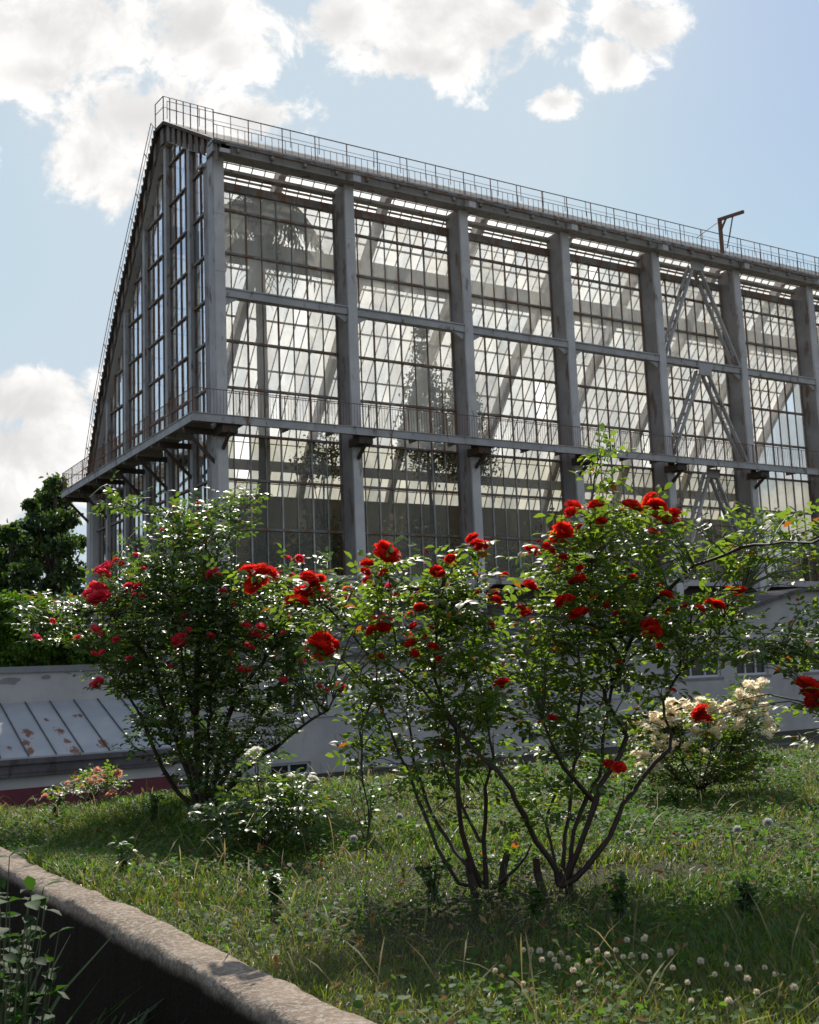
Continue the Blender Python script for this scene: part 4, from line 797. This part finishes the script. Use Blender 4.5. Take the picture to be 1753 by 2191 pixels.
# tall grass clumps growing below the curb
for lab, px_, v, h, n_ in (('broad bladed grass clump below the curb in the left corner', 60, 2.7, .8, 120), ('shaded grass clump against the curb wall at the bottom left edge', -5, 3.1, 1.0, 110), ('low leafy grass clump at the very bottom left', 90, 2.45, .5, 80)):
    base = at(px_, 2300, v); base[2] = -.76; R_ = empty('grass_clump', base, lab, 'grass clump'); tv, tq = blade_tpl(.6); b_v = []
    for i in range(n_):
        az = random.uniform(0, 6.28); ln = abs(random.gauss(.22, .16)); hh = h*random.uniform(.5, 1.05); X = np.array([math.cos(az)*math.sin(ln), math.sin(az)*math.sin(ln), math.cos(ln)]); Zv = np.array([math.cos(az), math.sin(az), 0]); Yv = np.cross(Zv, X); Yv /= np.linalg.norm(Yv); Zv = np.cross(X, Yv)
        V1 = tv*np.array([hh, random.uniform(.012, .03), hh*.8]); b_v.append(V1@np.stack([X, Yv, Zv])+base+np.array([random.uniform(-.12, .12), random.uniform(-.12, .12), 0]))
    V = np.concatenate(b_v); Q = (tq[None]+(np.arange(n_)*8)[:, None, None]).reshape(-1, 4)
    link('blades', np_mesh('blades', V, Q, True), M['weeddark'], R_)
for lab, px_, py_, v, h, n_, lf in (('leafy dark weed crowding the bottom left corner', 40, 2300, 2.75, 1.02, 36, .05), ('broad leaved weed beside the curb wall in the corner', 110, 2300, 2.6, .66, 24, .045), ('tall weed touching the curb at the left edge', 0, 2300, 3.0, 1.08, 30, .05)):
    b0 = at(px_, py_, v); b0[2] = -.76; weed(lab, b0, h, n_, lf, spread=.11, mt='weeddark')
# clover heads, seed heads and spikes: every one a thing
def ball_mesh(name, nn, rad, pl, m, seed, sq=1.0):
    rg = np.random.default_rng(seed); i = np.arange(nn); f = (i+.5)/nn; el = np.arccos(1-1.8*f); th_ = i*2.39996
    N_ = np.stack([np.sin(el)*np.cos(th_), np.sin(el)*np.sin(th_), np.cos(el)*sq], 1); tv, tq = leaf_tpl(2, .3, .1, .45, (.6, 1, .3))
    V, Q = instance(tv, tq, N_*rad*.35, frames(N_+rg.normal(0, .15, N_.shape), rg.normal(0, 1, N_.shape)), np.full(nn, pl)); me = np_mesh(name, V, Q, True); me.materials.append(m); return me
CH = ball_mesh('clover_head', 60, .011, .009, M['cloverhead'], 3); DF = ball_mesh('seed_head', 110, .012, .017, M['fluff'], 4); SPK = None
b = MB(); b.tube([(0, 0, -.12), (.002, .002, -.06), (0, 0, 0)], [.0012, .001, .0009], 4); stem_me = bpy.data.meshes.new('stem'); stem_me.from_pydata(b.v, [], b.f); stem_me.materials.append(M['twig'])
def head_thing(name, label, cat, group, P, me, sc, hh=.1, part='flower_head'):
    R_ = bpy.data.objects.new(name, None); COL.objects.link(R_); R_.location = (P[0], P[1], 0); tag(R_, label, cat, group)
    for nm, m_ in ((part, me), ('stem', stem_me)):
        o = bpy.data.objects.new(nm, m_); COL.objects.link(o); o.parent = R_; o.location = (0, 0, P[2]); o.scale = (sc,)*3; o.rotation_euler = (random.uniform(-.2, .2), random.uniform(-.2, .2), random.uniform(0, 6)) if nm == part else (0, 0, 0)
cl = [(1120, 2034), (1136, 2034), (1155, 2036), (1178, 2044), (1201, 2040), (1217, 2053), (1160, 2056), (1193, 2072), (1227, 2080), (1236, 2070), (1278, 2035), (1300, 2045), (1318, 2035), (1334, 2050), (1352, 2046), (1412, 2047), (1435, 2040), (1381, 2005), (1378, 2010), (1555, 2068), (1581, 2076), (1637, 2075), (1390, 2085), (1472, 2108), (1342, 2012), (1380, 2050), (1187, 2056), (1260, 2060), (1530, 2090), (1600, 2100), (1660, 2090), (1700, 2120), (1440, 2075), (1500, 2060), (1240, 2110), (1120, 2110), (1060, 2080), (1620, 2130), (1560, 2150), (1480, 2150)]
def nth(i):
    w = 'first second third fourth fifth sixth seventh eighth ninth tenth eleventh twelfth thirteenth fourteenth fifteenth sixteenth seventeenth eighteenth nineteenth twentieth'.split(); t_ = ['twenty', 'thirty', 'forty']
    return w[i] if i < 20 else (t_[(i+1)//10-2]+'-'+w[i % 10 if (i+1) % 10 else 0]) if (i+1) % 10 else {30: 'thirtieth', 40: 'fortieth'}[i+1]
for ci, (px, py) in enumerate(sorted(cl)):
    P = gp(px, py+34); v_ = float((P-CAM)@FH); P = at(px, py, v_); P[2] = max(P[2], .04)
    head_thing('clover_flower', f'cream clover flower head, {nth(ci)} from the left in the foreground lawn', 'clover flower', 'clover flowers in the foreground lawn', P, CH, random.uniform(.5, .75))
for lab, px, py, sc in (('white seed head left of the slim-stemmed rose bush', 757, 1794, .8), ('white seed head just right of the tall rose bush canes', 1344, 1785, .75), ('round white seed head farthest right in the lawn', 1643, 1760, 1.05), ('white seed head second from the right in the lawn', 1578, 1775, .9), ('small white seed head left of the pale weed', 855, 1747, .8), ('tiny white seed head beyond the rose pair toward the cream bush', 1460, 1792, .55)):
    P = gp(px, py+30); v_ = float((P-CAM)@FH); P = at(px, py, v_); head_thing('seed_head', lab, 'seed head', None, P, DF, sc, part='fluff')
SPK = ball_mesh('spike', 60, .006, .010, M['spike'], 9, 5.0)
for lab, px, py in (('yellow foxtail spike near the white rose bush', 556, 1815), ('leaning foxtail spike left of mid lawn', 688, 1845), ('foxtail spike in the shade by the rose pair', 797, 1965), ('short foxtail spike low on the lawn', 771, 2015), ('curved foxtail spike beside the pale weed', 863, 1868), ('foxtail spike close to the curb', 592, 2060)):
    P = gp(px, py+45); v_ = float((P-CAM)@FH); P = at(px, py, v_); head_thing('foxtail_grass', lab, 'grass spike', None, P, SPK, 1.0, part='spike')

# ================================================================== TREES AND SHRUBS BEHIND
def tree(name, label, base, h, clumps, leafsz, m, cat='tree', trunk_r=.25, per=260, group=None):
    R_ = empty(name, base, label, cat, group); tb = MB(); bs = np.array(base, float); P, Dr, Up, sc = [], [], [], []
    if trunk_r: tb.tube([bs, bs+[.1, 0, h*.4], bs+[0, .1, h*.75], bs+[.1, 0, h*.95]], [trunk_r, trunk_r*.8, trunk_r*.5, trunk_r*.15], 7)
    for (cx_, cy_, cz_, r) in clumps:
        c = np.array([cx_, cy_, cz_]); s0 = bs+[0, 0, min(h*.8, max(.2, (c[2]-bs[2])*.7))]; tb.tube([s0, (s0+c)/2+[0, 0, .1*r], c], [trunk_r*.35+.01, trunk_r*.2+.006, .01], 5)
        k = int(per*max(r*r, .45))
        d = RNG.normal(0, 1, (k, 3)); d /= np.linalg.norm(d, axis=1, keepdims=True); rr = r*RNG.uniform(.35, 1.05, k)**.6*(1+.25*np.sin(d[:, 0]*5+d[:, 2]*7))
        p = c+d*rr[:, None]*[1, 1, .8]; P.append(p); dd = RNG.normal(0, 1, (k, 3)); dd[:, 2] -= .3; Dr.append(dd); uu = RNG.normal(0, .6, (k, 3)); uu[:, 2] += .8; Up.append(uu); sc.append(leafsz*RNG.uniform(.6, 1.3, k))
    tb.build('trunk' if trunk_r > .1 else 'stem', M['bark'], R_); o = leaf_object('crown', np.concatenate(P), np.concatenate(Dr), np.concatenate(Up), np.concatenate(sc), m, R_, smooth=False); return R_
def px_clumps(lst, v, dvv):
    out_ = []
    for px, py, rp in lst: c = at(px, py, v+random.uniform(-dvv, dvv)); out_.append((c[0], c[1], c[2], rp/FPX*v))
    return out_
TV_ = 62
b0 = at(115, 1300, TV_); tree('tree', 'tall dark green tree left of the greenhouse corner', (b0[0], b0[1], -2.1), 15, px_clumps([(118, 1035, 24), (100, 1065, 26), (128, 1075, 28), (85, 1100, 24), (120, 1120, 34), (65, 1080, 14), (150, 1110, 20), (90, 1150, 34), (135, 1170, 34), (60, 1130, 26), (100, 1200, 40), (150, 1230, 34), (60, 1200, 40), (110, 1260, 40), (160, 1300, 34), (90, 1330, 50), (150, 1380, 50), (60, 1400, 50), (170, 1160, 16)], TV_, 2), .26, M['treeleaf'], per=900, trunk_r=.3)
b0 = at(20, 1300, 58); tree('tree', 'lower dark tree at the left picture edge', (b0[0], b0[1], -2.1), 11, px_clumps([(20, 1140, 26), (-10, 1160, 30), (40, 1165, 24), (15, 1200, 40), (50, 1230, 36), (-20, 1230, 40), (20, 1270, 44), (60, 1290, 34), (-60, 1200, 50), (-80, 1280, 60), (10, 1350, 60), (60, 1380, 60), (-60, 1380, 70)], 58, 2), .26, M['treeleaf'], per=900, trunk_r=.25)
b0 = at(155, 1380, 45); tree('tree', 'small bushy tree beside the greenhouse corner column', (b0[0], b0[1], -2.1), 5, px_clumps([(160, 1270, 26), (130, 1300, 34), (165, 1320, 28), (140, 1340, 34), (100, 1320, 30)], 45, 1), .22, M['treeleaf'], per=700, trunk_r=.15)
sv = 34.5
for lab, lst in (('broad green shrub behind the white wall at the left edge', [(10, 1300, 40), (-30, 1320, 50), (45, 1330, 36), (10, 1370, 44), (55, 1395, 36), (-20, 1410, 40), (20, 1425, 36), (-70, 1360, 60)]), ('bright green shrub behind the white wall left of the dark rose bush', [(90, 1320, 36), (125, 1345, 34), (80, 1385, 36), (140, 1385, 34), (170, 1395, 30), (100, 1425, 34), (150, 1430, 30)]), ('shrub behind the white wall partly hidden by the dark rose bush', [(210, 1370, 34), (240, 1390, 34), (270, 1380, 30), (190, 1415, 34), (230, 1425, 30)])):
    c = px_clumps(lst, sv, .6); tree('shrub', lab, (c[0][0], c[0][1], -2.1), 2.6, c, .13, M['shrubleaf'], 'shrub', .06, per=3200, group='shrubs behind the white wall')
# plants inside the greenhouse
def palm(label, base, h, nf, fl, m):
    R_ = empty('palm', base, label, 'palm'); b = MB(); bs = np.array(base, float); top = bs+[.3, .2, h]; b.tube([bs, (bs+top)/2+[.15, 0, 0], top], [.32, .26, .22], 8); b.build('trunk', M['trunkin'], R_)
    P, Dr, Up, sc = [], [], [], []
    for i in range(nf):
        a = i*2.4; e = random.uniform(-.1, 1.1)
        for j in range(16):
            t = j/15; dirv = np.array([math.cos(a), math.sin(a), 0]); p = top+dirv*fl*t*math.cos(e*.6)+np.array([0, 0, fl*(t*math.sin(e)-1.1*t*t)])
            sd = np.array([-math.sin(a), math.cos(a), 0])
            for s_ in (-1, 1): P.append(p); Dr.append(sd*s_+dirv*.5+np.array([0, 0, -.7])); Up.append([0, 0, 1]); sc.append(.95*(1-.4*t))
    leaf_object('frond', P, Dr, Up, sc, m, R_, leaf_tpl(2, .1, .4, .16, (.6, 1, .2)), False)['kind'] = 'stuff'; return R_
pt = onY(545, 470, 5.0); palm('drooping palm crown behind the corner glass near the roof', (pt[0], 5.0, -.3), pt[2]+1.0, 60, 2.9, M['hot'])
pt = onY(1240, 640, 6.5)
def conifer(label, top, base_z, wid):
    cl_ = []
    for i in range(9): f = i/8; cl_.append((top[0]+random.uniform(-.2, .2), top[1]+random.uniform(-.2, .2), top[2]-f*(top[2]-base_z)*.62-.3, .35+f*wid))
    return tree('conifer', label, (top[0], top[1], -.3), top[2]-.3, cl_, .16, M['hot'], 'tree', .12, per=620)
conifer('feathery conifer inside the glass of the second bay', onY(905, 700, 5.0), 8, 1.3)
conifer('second conifer inside behind the third column', onY(985, 740, 6.5), 8, 1.2)
tp = onY(690, 960, 4.0); tree('hothouse_tree', 'leafy tree top inside the first bay above the gallery', (tp[0], 4.0, -.3), tp[2], [(tp[0], 4, tp[2], .9), (tp[0]+.8, 4.2, tp[2]-.6, 1.0), (tp[0]-.6, 4.1, tp[2]-.9, .9)], .16, M['hot'], 'tree', .1, per=420)
ORD = 'first second third fourth fifth sixth seventh eighth ninth tenth eleventh twelfth thirteenth fourteenth fifteenth sixteenth seventeenth eighteenth nineteenth twentieth'.split()
for i, x in enumerate(np.arange(1.5, 47, 3.1)):
    yy = random.uniform(2.8, 6); zt_ = random.uniform(5.3, 7.6)
    tree('hothouse_plant', f'{ORD[i]} dim leafy plant from the corner behind the lower glass', (x, yy, -.3), zt_, [(x+random.uniform(-1.3, 1.3), yy+random.uniform(-.6, .6), z_, random.uniform(1.2, 1.7)) for z_ in (1.5, 3.2, 4.6, 5.6, zt_, zt_-.6)], .28, M['hot'], 'plant', .08, per=190, group='plants behind the lower glass')
